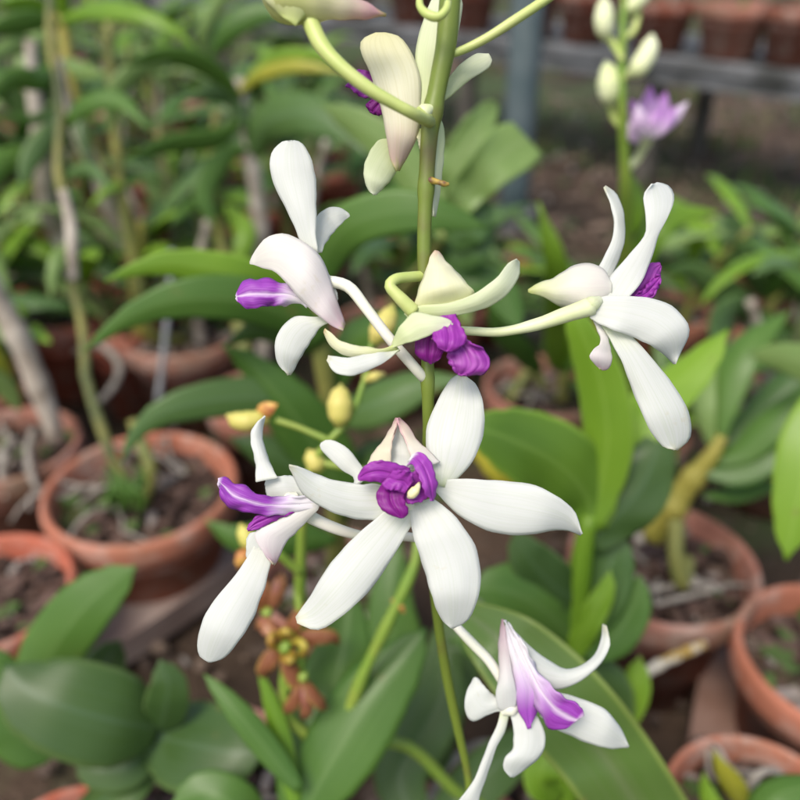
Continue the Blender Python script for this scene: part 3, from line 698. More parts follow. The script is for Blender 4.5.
leaf_px(pl, [(68, 30, .86), (62, -10, .83), (90, -30, .8)], 16, M['lf_bright'])
leaf_px(pl, [(50, 80, .86), (25, 45, .83), (-15, 60, .8)], 20, M['lf_pale']); leaf_px(pl, [(58, 118, .86), (30, 160, .85), (22, 190, .85)], 22, M['lf_blue'])
pl, b, rr = plant('p19', 'grey-brown cane with thin side leaves at the far left')
tube_px('cane', pl, [(84, 300, 1.0), (72, 270, .98), (58, 232, .95), (46, 205, .92), (42, 150, .88), (34, 90, .85), (30, 40, .83)], [8, 8, 9, 8, 6], M['canedry'], n=26, nodes=[.3, .6])
leaf_px(pl, [(38, 130, .88), (10, 95, .85), (-20, 90, .82)], 22, M['lf_blue']); leaf_px(pl, [(40, 150, .88), (0, 165, .85), (-30, 200, .82)], 26, M['lf_mid'])
leaf_px(pl, [(40, 140, .88), (75, 120, .85), (90, 170, .85)], 18, M['lf_dark'])

# arching leaves left of the upper bloom
pl, b, rr = plant('p13', 'big arching leaves, one yellowing, around a brown cane at upper left')
tube_px('cane', pl, [(262, 372, .98), (266, 300, .95), (260, 230, .92), (252, 160, .88), (243, 105, .85), (238, 78, .84)], [8, 8, 7, 6], M['canedry'], n=26, nodes=[.3, .5, .7, .85])
q = .84
leaf_px(pl, [(240, 100, q), (225, 82, .82), (195, 62, .79), (160, 56, .77), (122, 66, .76)], 24, M['lf_mid'], roll=.5)
leaf_px(pl, [(170, 62, .78), (135, 72, .77), (115, 95, .77), (107, 135, .78)], 20, M['lf_pale'], roll=.3)
leaf_px(pl, [(236, 96, q), (258, 76, .82), (296, 66, .80), (345, 72, .79)], 15, M['lf_yel'], roll=.2)
leaf_px(pl, [(240, 94, q), (270, 60, .83), (315, 55, .81), (345, 66, .80)], 14, M['lf_bright'])
leaf_px(pl, [(208, 58, .86), (228, 28, .84), (262, 12, .83), (300, 18, .82)], 26, M['lf_mid'], roll=.3)
leaf_px(pl, [(202, 60, .86), (204, 30, .84), (222, -4, .83), (240, -30, .82)], 13, M['lf_pale'])
leaf_px(pl, [(250, 165, .88), (262, 128, .84), (300, 112, .8), (345, 128, .78), (375, 160, .77)], 46, M['lf_blue'], roll=.3)
leaf_px(pl, [(244, 120, .85), (215, 140, .83), (170, 145, .8), (125, 160, .78)], 24, M['lf_mid'], roll=.5)
leaf_px(pl, [(246, 130, .85), (235, 100, .84), (216, 92, .83), (185, 100, .82)], 22, M['lf_dark'])
leaf_px(pl, [(250, 150, .86), (228, 155, .85), (205, 190, .84), (215, 230, .85)], 26, M['lf_mid'], roll=.3)
up_cane(pl, b, [(225, 260, .95), (212, 180, .9), (218, 110, .86)], [6, 6, 5], 'cane')
leaf_px(pl, [(226, 205, .9), (245, 235, .88), (232, 275, .88)], 22, M['lf_bright'])
leaf_px(pl, [(226, 215, .9), (196, 205, .86), (170, 225, .84)], 16, M['lf_mid'])

# middle plant whose big leaves reach left behind the upper bloom, with the stalk of yellow buds
pl, b, rr = plant('p23', 'plant with long curving green leaves pointing left and a branching stalk of small yellow buds')
bx, by, bd = proj(b)[0], proj(b)[1], depth(b)
tube_px('cane', pl, [(bx, by, bd), (338, 520, .60), (332, 430, .55), (322, 350, .51), (318, 300, .49)], [11, 10, 9, 8], M['cane'], n=22, nodes=[.3, .55, .8])
leaf_px(pl, [(322, 332, .50), (285, 296, .48), (240, 276, .46), (180, 264, .45), (140, 268, .445), (104, 281, .44)], 40, M['lf_bright'], prof=[.5, .8, .92, 1, .95, .85, .62, .35, .03], fold=.2, roll=[.3, .15, .1], n=26, m=11)
leaf_px(pl, [(322, 345, .50), (290, 318, .48), (240, 300, .46), (180, 300, .45), (128, 318, .45), (82, 352, .45)], 48, M['lf_mid'], prof=[.5, .75, .9, .98, .95, .8, .55, .28, .02], fold=.22, roll=[.3, .2, .15], n=26, m=11)
leaf_px(pl, [(326, 430, .54), (280, 402, .52), (230, 398, .51), (170, 410, .50), (138, 432, .50), (120, 464, .50)], 42, M['lf_blue'], prof=[.5, .75, .9, .98, .95, .85, .6, .3, .02], fold=.2, roll=[.4, .2, .1], n=22, m=9)
leaf_px(pl, [(345, 520, .58), (330, 470, .55), (290, 410, .52), (250, 365, .51), (222, 345, .5)], 66, M['lf_mid'], roll=.25, n=22, m=9)
leaf_px(pl, [(330, 420, .55), (372, 405, .52), (420, 385, .51), (462, 378, .5)], 46, M['lf_blue'], roll=.3, n=18)
leaf_px(pl, [(330, 400, .54), (350, 345, .52), (392, 322, .5), (452, 310, .49)], 40, M['lf_mid'], roll=.4, n=18)
leaf_px(pl, [(318, 310, .49), (322, 266, .47), (344, 230, .45), (385, 213, .44), (430, 213, .435), (488, 228, .44)], 46, M['lf_mid'], fold=.1, roll=.05, n=24, m=9, prof=[.3, .5, .85, 1, 1, 1, .85, .5, .05])
leaf_px(pl, [(338, 500, .58), (372, 470, .56), (410, 470, .55), (460, 500, .55)], 60, M['lf_dark'], roll=.2, n=18)
leaf_px(pl, [(338, 540, .58), (290, 540, .56), (240, 540, .55), (205, 520, .55)], 40, M['lf_mid'], roll=.3)
leaf_px(pl, [(338, 470, .57), (300, 468, .55), (262, 450, .54), (228, 438, .54)], 44, M['lf_dark'], roll=.3)
leaf_px(pl, [(330, 360, .52), (300, 340, .5), (262, 330, .49), (225, 345, .49)], 34, M['lf_dark'], roll=.5)
tube_px('flower_stalk', pl, [(302, 640, .42), (300, 600, .39), (301, 550, .37), (304, 500, .355), (312, 465, .35), (330, 440, .345), (345, 425, .345)], [6, 6, 5, 4, 3.5], M['stemg'], n=26)
tube_px('flower_stalk', pl, [(328, 440, .345), (300, 428, .345), (276, 420, .345)], [3.5, 3, 3.5], M['stemg'])
tube_px('flower_stalk', pl, [(316, 462, .35), (350, 468, .35), (385, 478, .35), (420, 505, .355)], [4, 4, 3], M['stemg'])
tube_px('flower_stalk', pl, [(300, 572, .375), (288, 562, .37), (276, 552, .365), (250, 534, .36)], [4.5, 4.5, 4], M['stemg'])
tube_px('flower_stalk', pl, [(345, 425, .345), (356, 405, .345), (364, 382, .345), (372, 374, .345)], [3.5, 3, 3], M['stemg'])
tube_px('flower_stalk', pl, [(364, 382, .345), (368, 358, .345), (372, 342, .345)], [3, 2.5, 2.5], M['stemg'])
def bud(parent, pts, rpx, mat, name='bud', n=18): return tube_px(name, parent, pts, rpx, M[mat], n=n, sides=16)
bud(pl, [(339, 425, .345), (340, 415, .342), (340, 400, .342), (341, 384, .345)], [5, 12, 13, 10, 1.5], 'budy')
bb = bud(pl, [(268, 416, .345), (254, 420, .343), (240, 421, .343), (227, 415, .345)], [6, 9, 10.5, 9, 2], 'budy')
leaf_px(pl, [(258, 418, .343), (266, 410, .34), (278, 404, .34)], 16, M['calyx'], n=8, name='bract')
bud(pl, [(320, 470, .352), (314, 460, .35), (308, 450, .352)], [6, 10, 9, 2], 'budy')
bud(pl, [(374, 342, .345), (382, 328, .343), (388, 318, .343), (393, 305, .345)], [6, 11, 12, 9, 2], 'budy')
bud(pl, [(252, 548, .36), (246, 536, .358), (240, 524, .36)], [5, 9, 8, 2], 'budy')
bud(pl, [(366, 380, .345), (376, 376, .342), (384, 374, .345)], [3, 5, 2], 'budy')
bud(pl, [(250, 560, .362), (243, 556, .358), (238, 568, .36)], [4, 8, 6, 2], 'calyx')
roots(pl, b, rr, b.z, 4, 20)
# drooping brown orchid spray low centre-left
sp, b2, r2 = plant('p16', 'spray of small brown and mustard orchids on green stalks, below the lower left bloom')
sp['category'] = 'orchid spray'; del sp['group']; sp.name = 'brown_orchid_spray'
tube_px('flower_stalk', sp, [(proj(b2)[0], proj(b2)[1], depth(b2)), (470, 800, .46), (405, 745, .43), (330, 745, .41), (290, 720, .4), (284, 690, .395), (286, 652, .39)], [5, 6, 6, 5], M['stemg'], n=26)
tube_px('flower_stalk', sp, [(286, 690, .395), (300, 670, .39), (300, 610, .385), (296, 590, .385)], [4, 4, 3], M['stemg'])
def brown_flower(x, y, d, s, seed, pal=('brown', 'browny', 'brown', 'maroon', 'brown', 'brown'), npet=5, hang=0):
    r = random.Random(seed)
    fl = bud(sp, [(x-3*s, y+4*s, d), (x, y, d-.004), (x+3*s, y-4*s, d)], [3*s, 6*s, 4*s, 2*s], 'stemg', name='flower')
    for k in range(npet):
        a = (k * 6.283 / max(npet, 3) + r.uniform(-.25, .25)) if npet > 3 else hang + (k - 1) * .5
        L = s * r.uniform(28, 42); cx, cy = math.cos(a), math.sin(a); h = r.choice([-1, 1])
        leaf_px(fl, [(x, y, d), (x + cx*L*.5 - cy*3*s*h, y + cy*L*.5 + cx*3*s*h, d - .005), (x + cx*L, y + cy*L, d - .004), (x + cx*L*1.15 + cy*4*s*h, y + cy*L*1.1 - cx*4*s*h + 3, d + .003)], 15*s, M[pal[k % len(pal)]], name='petal', n=16, m=9, fold=.3, wav=.12, seed=seed+k, roll=r.uniform(-.6, .6), prof=[.3, .6, .85, 1, 1, .95, .8, .5, .1])
    if npet > 3:
        for k in range(4):
            a = k * 1.57 + seed + r.uniform(-.4, .4); q_ = r.uniform(.7, 1.25); c_, s_ = math.cos, math.sin
            leaf_px(fl, [(x + c_(a)*5*s, y + s_(a)*5*s, d-.002), (x + c_(a+.3)*13*s*q_, y + s_(a+.3)*12*s, d-.010), (x + c_(a+.8)*17*s*q_, y + s_(a+.8)*12*s, d-.012), (x + c_(a+1.3)*15*s, y + s_(a+1.3)*16*s*q_, d-.004)], r.uniform(6, 9)*s, M['browny'], name='lip', n=12, m=5, fold=.6, prof=[.5, .8, 1, 1, 1, 1, .9, .7, .3])
brown_flower(286, 646, .388, 1.15, 1, ('brown', 'brown', 'brown', 'maroon', 'brown'))
brown_flower(268, 612, .394, .95, 2, ('brown', 'brown', 'maroon'), 3, -1.7)
brown_flower(304, 676, .386, .9, 5, ('brown', 'maroon', 'brown'), 3, 1.5)

# left bottom: broad dark leaves
pl, b, rr = plant('p15', 'low plant with broad rounded dark leaves at bottom left')
D = .43
for pts, w_, m_ in [
    ([(160, 728, .46), (120, 722, .44), (70, 708, .43), (28, 690, .43), (5, 664, .435)], 96, 'lf_dark'),
    ([(160, 730, .46), (166, 706, .445), (168, 684, .44), (160, 660, .44)], 44, 'lf_dark'),
    ([(150, 735, .47), (188, 744, .45), (230, 752, .44), (264, 752, .44)], 88, 'lf_dark'),
    ([(40, 710, .47), (48, 660, .465), (80, 612, .46), (112, 584, .46), (136, 566, .46)], 62, 'lf_mid'),
    ([(150, 740, .47), (130, 765, .46), (100, 770, .46), (76, 762, .46)], 44, 'lf_dark'),
    ([(60, 745, .49), (30, 742, .48), (10, 722, .475), (-30, 690, .47)], 54, 'lf_mid'),
    ([(40, 700, .48), (20, 690, .475), (-4, 664, .47), (-30, 650, .47)], 30, 'lf_mid'),
    ([(260, 830, .42), (235, 805, .41), (205, 792, .41), (172, 804, .41)], 46, 'lf_mid'),
    ([(100, 740, .49), (90, 700, .50), (104, 668, .5), (120, 640, .5)], 50, 'lf_dark')]:
    leaf_px(pl, pts, w_, M[m_], prof=[.35, .72, .93, 1, 1, .95, .82, .56, .04], n=26, m=13, fold=.16, th=.0014, roll=.1)
roots(pl, b, rr, b.z, 4, 4)
# lower centre: two big upright leaves, a green stalk
pl, b, rr = plant('p28', 'plant with two big upright leaves and a huge broad leaf at lower centre')
for pts, w_, m_ in [
    ([(300, 830, .40), (308, 770, .40), (330, 700, .41), (345, 640, .415), (352, 590, .42)], 78, 'lf_mid'),
    ([(300, 820, .39), (330, 765, .39), (370, 700, .395), (398, 665, .40), (426, 628, .405)], 78, 'lf_mid'),
    ([(300, 790, .38), (272, 755, .38), (240, 715, .38), (204, 674, .385)], 26, 'lf_mid'),
    ([(296, 810, .39), (286, 760, .39), (270, 700, .39), (258, 668, .39)], 20, 'lf_bright'),
    ([(420, 830, .46), (400, 770, .47), (440, 700, .48), (450, 640, .49)], 60, 'lf_dark'),
    ([(430, 830, .46), (480, 780, .47), (520, 745, .48), (545, 720, .49)], 50, 'lf_dark'),
    ([(400, 800, .5), (400, 700, .52), (390, 600, .53), (400, 540, .54)], 60, 'lf_mid'),
    ([(430, 780, .5), (440, 700, .51), (470, 620, .52), (520, 560, .53)], 60, 'lf_dark')]:
    leaf_px(pl, pts, w_, M[m_], n=24, m=11, fold=.22, th=.001, roll=.12, prof=[.4, .7, .9, 1, 1, .92, .75, .48, .03])
tube_px('flower_stalk', pl, [(300, 830, .41), (345, 720, .40), (366, 668, .39), (392, 615, .38), (414, 566, .375), (418, 540, .375)], [5, 6, 5.5, 5], M['stemg'], n=30, nodes=[.5, .7, .85])
bud(pl, [(392, 600, .38), (400, 606, .378), (404, 612, .38)], [2, 4, 2], 'calyx')
tube_px('cane', pl, [(proj(b)[0] - 60, proj(b)[1], depth(b)), (330, 860, .46), (298, 800, .40)], [8, 9, 8], M['cane'])
tube_px('root', pl, [(510, 745, .56), (475, 745, .54), (445, 770, .52), (430, 800, .5)], [4, 4, 4], M['root']); tube_px('root', pl, [(395, 735, .55), (385, 760, .52), (410, 810, .5)], [9, 9, 8], M['root'])

big = petal('leaf', pl, [(640, 900), (604, 840), (572, 790), (540, 752), (508, 712), (482, 676), (462, 640), (456, 606)], [(745, 900), (712, 842), (678, 785), (648, 738), (612, 690), (570, 648), (525, 616), (470, 601), (458, 604)], M['lf_big'], [.38, .36, .345, .335, .34, .36], tilt=[6, 4, 0, -4], cup=[-8, -7, -6, -3], n=36, m=17, th=.0012, ridge=1.5)
big['label'] = 'huge broad leaf with a pale centre stripe'
# bright rosette right of centre
pl, b, rr = plant('p16', 'bright wavy leaves on a yellow-green shoot between star bloom and right bloom')
tube_px('cane', pl, [(proj(b)[0], proj(b)[1], depth(b)), (572, 690, .50), (574, 640, .475), (578, 590, .46), (584, 545, .45), (590, 515, .445)], [11, 12, 13, 12, 9], M['lf_bright'], n=24)
def rl(pts, w_, m_, **k):
    kk = dict(n=26, m=13, fold=.16, th=.001, roll=.1, wav=.05, prof=[.4, .7, .9, 1, 1, .95, .82, .56, .05]); kk.update(k)
    return leaf_px(pl, pts, w_, M[m_], **kk)
rl([(590, 530, .445), (588, 500, .44), (565, 470, .425), (530, 448, .41), (490, 432, .40), (462, 424, .40)], 84, 'lf_fresh', roll=-.15, wav=.09)
rl([(590, 528, .445), (600, 490, .44), (608, 440, .43), (600, 380, .42), (578, 325, .41), (566, 300, .41)], 50, 'lf_bright', wav=.02)
rl([(588, 525, .45), (612, 470, .45), (648, 410, .45), (690, 372, .455), (728, 330, .46)], 52, 'lf_bright', roll=.4)
rl([(590, 545, .45), (612, 520, .445), (640, 490, .44), (655, 455, .44), (664, 430, .445)], 60, 'lf_dark', wav=.12, roll=-.2)
rl([(580, 600, .46), (560, 590, .45), (530, 560, .44), (515, 530, .44)], 50, 'lf_dark')
rl([(575, 640, .47), (545, 610, .45), (505, 590, .44), (470, 590, .44)], 70, 'lf_mid')
rl([(575, 640, .47), (596, 600, .46), (612, 560, .455), (618, 530, .455)], 56, 'lf_blue')
rl([(580, 650, .47), (610, 640, .46), (632, 610, .455), (640, 575, .455)], 40, 'lf_mid')
rl([(570, 660, .47), (590, 620, .455), (606, 590, .45), (610, 570, .45)], 26, 'lf_bright', wav=.12)
rl([(570, 680, .48), (540, 660, .46), (500, 640, .45), (450, 640, .45)], 70, 'lf_mid')
rl([(590, 740, .5), (615, 720, .49), (634, 690, .48), (640, 656, .48)], 36, 'lf_bright')
rl([(575, 760, .5), (600, 720, .49), (604, 690, .48), (588, 650, .48)], 60, 'lf_dark')
rl([(560, 800, .42), (540, 780, .41), (560, 740, .41), (590, 700, .42)], 36, 'lf_bright')
rl([(560, 520, .56), (530, 480, .55), (500, 460, .54), (470, 440, .54)], 50, 'lf_yel')
# upright leaves further back, above it
pl, b, rr = plant('p6', 'plant with one upright bright leaf left of the right bloom')
rl([(556, 370, .86), (562, 320, .70), (556, 265, .62), (538, 202, .60)], 36, 'lf_bright', wav=0, roll=0, fold=.3)
rl([(540, 372, .86), (520, 350, .8), (500, 330, .76), (488, 300, .74)], 24, 'lf_mid')
rl([(556, 370, .86), (596, 352, .82), (620, 362, .80), (640, 380, .80)], 22, 'lf_mid')
tube_px('cane', pl, [(545, 388, .88), (530, 370, .87), (510, 400, .86)], [5, 5, 4], M['cane'])
# broad pale leaves right of the upper stem
pl, b, rr = plant('p24', 'plant with broad pale leaves spreading right of the upper flower stem')
tube_px('cane', pl, [(proj(b)[0], proj(b)[1], depth(b)), (400, 300, .75), (430, 260, .62), (446, 232, .56)], [8, 8, 7, 6], M['cane'], nodes=[.3, .6])
petal('leaf', pl, [(444, 236), (444, 200), (466, 160), (489, 130), (512, 122)], [(452, 238), (472, 212), (498, 190), (524, 171), (543, 155)], M['lf_pale'], [.56, .54, .53, .54], tilt=[0, 6, 8], cup=[0, -6, -4], n=24, m=11, th=.001, ruf=6, wig=3)
petal('leaf', pl, [(442, 204), (438, 165), (455, 130), (478, 106), (493, 100)], [(454, 208), (468, 180), (484, 150), (495, 122), (499, 106)], M['lf_pale'], [.57, .56, .56, .57], tilt=[0, 6], cup=[0, -5], n=24, m=11, th=.001, ruf=5, wig=2)
rl([(450, 245, .56), (466, 228, .55), (480, 214, .55), (492, 205, .55)], 44, 'lf_blue')
rl([(452, 262, .57), (470, 250, .56), (480, 230, .56), (486, 212, .56)], 36, 'lf_blue')
rl([(446, 240, .56), (420, 185, .56), (380, 140, .56), (322, 104, .57)], 40, 'lf_pale', roll=.3)
rl([(440, 240, .58), (440, 200, .58), (436, 172, .58), (450, 150, .58)], 22, 'lf_bright')
rl([(440, 250, .60), (470, 280, .58), (500, 292, .58), (520, 330, .58)], 40, 'lf_mid')
# right side canes
pl, b, rr = plant('p3', 'plant with thick yellow-brown cane and dark straps at right, bare bark in its pot')
tube_px('cane', pl, [(652, 535, .66), (668, 512, .645), (690, 482, .63), (712, 455, .615), (722, 436, .61)], [14, 14, 12, 9, 6], M['caney'], n=24, nodes=[.3, .6])
for pts, w_, m_ in [
    ([(708, 462, .62), (740, 452, .61), (775, 420, .60), (830, 370, .59)], 34, 'lf_mid'), ([(700, 470, .62), (735, 470, .61), (780, 450, .60), (830, 445, .59)], 40, 'lf_mid'),
    ([(704, 496, .63), (740, 494, .63), (770, 486, .63), (792, 486, .63)], 18, 'lf_mid'), ([(716, 450, .62), (722, 400, .62), (745, 350, .62), (790, 310, .63)], 40, 'lf_mid'),
    ([(712, 450, .62), (704, 410, .62), (706, 372, .63), (720, 340, .64)], 24, 'lf_pale'), ([(720, 448, .64), (760, 410, .64), (800, 372, .64), (850, 350, .64)], 34, 'lf_blue')]:
    leaf_px(pl, pts, w_, M[m_], n=20, m=9, roll=.4, fold=.2)
tube_px('cane', pl, [(688, 560, .66), (683, 585, .63), (676, 560, .62), (676, 520, .62)][::-1], [8, 8, 7], M['cane'])
tube_px('root', pl, [(650, 590, .63), (700, 584, .63), (722, 590, .63)], [4, 4, 3], M['root']); tube_px('root', pl, [(622, 500, .68), (635, 520, .66), (640, 545, .65)], [6, 6, 5], M['root'])
tube_px('root', pl, [(655, 604, .62), (690, 596, .62), (712, 590, .62)], [3, 3, 3], M['root']); roots(pl, b, rr, b.z, 3, 44)
pl, b, rr = plant('p4', 'plant at the right edge with one bright strap leaf hanging in front of the pots')
tube_px('cane', pl, [(proj(b)[0], proj(b)[1], depth(b)), (870, 560, .56), (880, 440, .50), (880, 380, .47)], [9, 8, 7], M['cane'])
rl([(880, 390, .47), (845, 400, .455), (815, 440, .45), (798, 500, .45), (786, 560, .455)], 62, 'lf_bright', wav=.01, roll=.1, prof=[.4, .7, .9, 1, 1, .9, .75, .5, .04])
rl([(880, 400, .50), (850, 385, .52), (800, 362, .55), (750, 354, .58)], 38, 'lf_pale', roll=.2)
rl([(880, 420, .5), (860, 340, .55), (830, 300, .6), (780, 268, .65)], 30, 'lf_mid')
pl, b, rr = plant('p26', 'far plant at right with bluish arching leaves')
for pts, w_, m_ in [
    ([(762, 300, .95), (750, 270, .9), (738, 245, .88), (730, 232, .87)], 20, 'lf_blue'), ([(762, 300, .95), (780, 272, .9), (800, 255, .88), (830, 240, .87)], 26, 'lf_mid'),
    ([(755, 305, .95), (720, 290, .9), (690, 270, .88), (664, 272, .87)], 30, 'lf_blue'), ([(752, 320, .93), (735, 310, .88), (720, 330, .84), (725, 362, .82)], 34, 'lf_blue'),
    ([(760, 310, .95), (775, 330, .88), (800, 340, .86), (830, 330, .85)], 26, 'lf_mid'), ([(690, 260, .98), (700, 235, .95), (712, 222, .94), (716, 218, .94)], 20, 'lf_bright')]:
    leaf_px(pl, pts, w_, M[m_], n=18, m=7, roll=.3, fold=.2)
pl, b, rr = plant('p5', 'young plant with two yellow-green upright leaves in the bottom right pot')
for pts, w_, m_ in [([(745, 815, .47), (735, 790, .46), (720, 765, .455), (714, 750, .455)], 24, 'lf_yel'), ([(735, 825, .47), (715, 810, .46), (706, 790, .46), (704, 772, .46)], 22, 'lf_bright'),
    ([(770, 850, .43), (765, 810, .42), (790, 790, .42), (840, 785, .42)], 40, 'lf_mid')]:
    leaf_px(pl, pts, w_, M[m_], n=18, m=7, roll=.3, fold=.3)
tube_px('root', pl, [(742, 800, .48), (752, 780, .47), (768, 770, .47), (784, 776, .475)], [4, 4, 3], M['root']); roots(pl, b, rr, b.z, 6, 51)
# support wire
c = on_z(158, 400, .12)[0]
wr_ = tube_px('support_wire', None, [(158, 402, .86), (163, 360, .83), (168, 310, .80), (172, 250, .77)], [3, 2.6], M['wire']); tag(wr_, 'grey metal wire upright behind the two long left leaves', 'wire')

# ---- background spike with buds and small purple-white flower
bsp, b3, r3 = plant('p30', 'blurred flower spike with cream buds and one small purple and white flower, upper right', None)
bsp.name = 'budding_orchid'
tube_px('flower_stalk', bsp, [(proj(b3)[0], proj(b3)[1], depth(b3)), (625, 330, .70), (625, 250, .60), (626, 190, .55), (624, 150, .53), (622, 100, .51), (622, 50, .50), (625, -20, .49)], [8, 9, 9, 6, 5, 4, 3], M['stemg'], n=36, nodes=[.4, .55])
leaf_px(bsp, [(626, 240, .585), (636, 215, .575), (634, 190, .57), (630, 172, .57)], 18, M['lf_bright']); leaf_px(bsp, [(622, 300, .64), (650, 240, .6), (680, 215, .6), (720, 212, .61)], 26, M['lf_bright'], roll=.3)
leaf_px(bsp, [(620, 320, .66), (640, 260, .64), (645, 230, .62), (642, 205, .62)], 30, M['lf_dark'])
for pd, bp, br, mt in [
    ([(624, 130, .52), (614, 118, .52), (610, 100, .515)], [(610, 104, .515), (609, 90, .51), (609, 76, .51), (606, 62, .515)], [6, 10.5, 12, 9, 2.5], 'budc'),
    ([(622, 60, .50), (614, 45, .5), (606, 34, .5)], [(606, 38, .5), (604, 26, .495), (604, 14, .495), (604, -2, .5)], [5, 9, 10, 8, 2.5], 'budc'),
    ([(622, 80, .505), (632, 72, .5), (640, 66, .5)], [(628, 74, .5), (638, 68, .495), (648, 52, .495), (652, 36, .5)], [4, 10, 10, 9, 3], 'budc'),
    ([(622, 40, .5), (634, 30, .5), (638, 12, .5)], [(622, 10, .5), (632, 6, .495), (645, -4, .5)], [4, 8, 6], 'budc')]:
    tube_px('pedicel', bsp, pd, [3, 3.5, 4], M['pedg']); bud(bsp, bp, br, mt)
tube_px('pedicel', bsp, [(627, 170, .545), (638, 158, .54), (646, 142, .53)], [4, 4, 5], M['pedicel'])
fl = bud(bsp, [(646, 146, .53), (646, 132, .525), (648, 120, .525)], [5, 10, 8], 'budc', name='flower')
M['pw2'] = petal_mat('lilac_white_petal', [(0, (.78, .72, .78)), (.5, (.70, .52, .74)), (1, (.78, .70, .80))])
M['pw'] = petal_mat('pale_violet_petal', [(0, (.75, .72, .74)), (.5, (.62, .42, .68)), (1, (.48, .18, .60))])
for pts, w_, m_ in [([(648, 138, .525), (640, 118, .52), (630, 100, .52)], 20, 'pw'), ([(648, 138, .525), (648, 110, .52), (650, 86, .52)], 20, 'pw'), ([(648, 138, .525), (660, 112, .52), (666, 92, .52)], 20, 'pw'),
    ([(648, 138, .525), (668, 122, .52), (688, 102, .52)], 14, 'pw2'), ([(648, 140, .525), (632, 132, .52), (624, 120, .52)], 16, 'pw2'), ([(645, 138, .52), (652, 124, .512), (664, 108, .51)], 16, 'pw'), ([(645, 138, .52), (640, 122, .512), (638, 104, .51)], 16, 'pw2'), ([(648, 138, .52), (662, 128, .512), (676, 106, .512)], 12, 'pw')]:
    leaf_px(fl, pts, w_, M[m_], name='petal', n=12, m=7, fold=.3)

# ------------------------------------------------------------------ THE FLOWERING ORCHID
ORC = thing('flowering_orchid', pots['p28'][0], 'sharp white and purple orchid in the foreground on one upright stem', 'orchid')
def sd(y): return .225 + (y - 400) * (.00005 if y < 400 else .00016)
b = pots['p28'][0]; pb = (proj(b)[0], proj(b)[1], depth(b))
q = [pb, (474, 850, sd(800) + .03)] + [(x, y, sd(y)) for x, y in [(470, 800), (467, 770), (457, 725), (446, 672), (438, 620), (432, 560), (430, 480), (428, 400), (427, 330), (424, 255), (426, 190), (430, 130), (439, 80), (446, 45), (450, 0), (453, -40), (456, -80)]]
tube_px('flower_stem', ORC, q, [3.5, 3.8, 5, 5, 5, 6, 6.6, 7.2, 9, 10.8, 10.5], M['stem'], n=110, sides=16, nodes=[.36, .455, .52, .60, .72, .80])
def flower(x, y, d, rp, mat='anther'):
    return bud(ORC, [(x - rp, y + rp*.5, d), (x, y, d - .0006), (x + rp, y - rp*.5, d)], [rp*.5, rp, rp*.6], mat, name='flower')
def pt(fl, L, Rr, mat, d, name='petal', **k):
    if name == 'lip':
        k.setdefault('rf', 6); k.setdefault('wig', 2.2); k.setdefault('ridge', .7); k['n'] = 34; k['m'] = 17; k['ruf'] = k.get('ruf', 1) * 1.5
    elif 'wig' not in k: k['wig'] = 1.1; k['ruf'] = k.get('ruf', .5) * 1.6; k['rf'] = 3.6
    return petal(name, fl, L, Rr, M[mat], d, **k)
def ped(fl, pts, r_, mat='pedw', **k): return tube_px('pedicel', fl, pts, r_, M[mat], n=24, sides=12)

# A: star bloom
a = .2135
fl = flower(414, 494, a + .0005, 9)
pt(fl, [(436, 484), (429, 460), (426, 438), (431, 415), (440, 397), (450, 381), (461, 374)], [(446, 488), (462, 474), (474, 458), (483, 434), (484, 408), (477, 386), (462, 374)], 'petal', [a+.002, a+.003, a+.006, a+.011], name='petal', tilt=[2, -2, -3], cup=[1, 2, .5], ruf=.9, seed=1)
pt(fl, [(432, 484), (450, 479), (472, 479), (508, 481), (536, 486), (560, 498), (575, 513), (582, 534)], [(436, 492), (446, 503), (460, 516), (488, 530), (520, 535), (552, 530), (568, 530), (581, 535)], 'petalw', [a+.003, a+.001, a, a+.004], tilt=[0, 1, 4], cup=[0, 1.6, 1], ruf=.8, seed=2)
pt(fl, [(410, 505), (411, 520), (415, 540), (424, 568), (433, 598), (441, 618), (451, 628)], [(432, 498), (444, 506), (458, 520), (473, 542), (480, 568), (478, 596), (469, 619), (453, 628)], 'petalw', [a+.001, a-.002, a-.003, a+.003], name='sepal', tilt=[-1, 0, 1], cup=[0, 2, 1.5], ruf=.8, seed=3)
pt(fl, [(404, 496), (390, 506), (376, 518), (352, 540), (328, 568), (308, 600), (296, 617)], [(424, 502), (416, 518), (404, 538), (388, 564), (364, 596), (340, 618), (318, 630), (297, 623)], 'petal', [a+.002, a, a-.001, a+.004], tilt=[0, -1, -2], cup=[0, 1.8, 1], ruf=.7, seed=4)
pt(fl, [(392, 488), (376, 484), (358, 484), (340, 482), (318, 475), (300, 467), (289, 465)], [(402, 508), (392, 517), (378, 520), (352, 518), (324, 508), (303, 493), (290, 468)], 'petal', [a+.003, a+.001, a, a-.002], tilt=[0, 1.5, 2], cup=[0, 2, 1], ruf=.8, seed=5)
M['beige'] = petal_mat('beige_hood', [(0, (.74, .72, .56)), (.6, (.74, .70, .56)), (.85, (.72, .60, .52)), (1, (.60, .32, .36))], edge=(.70, .50, .48))
pt(fl, [(384, 470), (386, 452), (390, 438), (394, 427), (396, 419)], [(424, 470), (418, 452), (411, 438), (405, 427), (399, 419)], 'petalw', [a-.001, a+.004, a+.007, a+.009], name='sepal', cup=[2, 2, 1], seed=6)
pt(fl, [(366, 468), (373, 454), (382, 442), (391, 428), (396, 418)], [(392, 472), (391, 458), (392, 444), (395, 432), (398, 418)], 'beige', [a-.001, a, a+.003, a+.0065], name='sepal', tilt=-2, cup=.8)
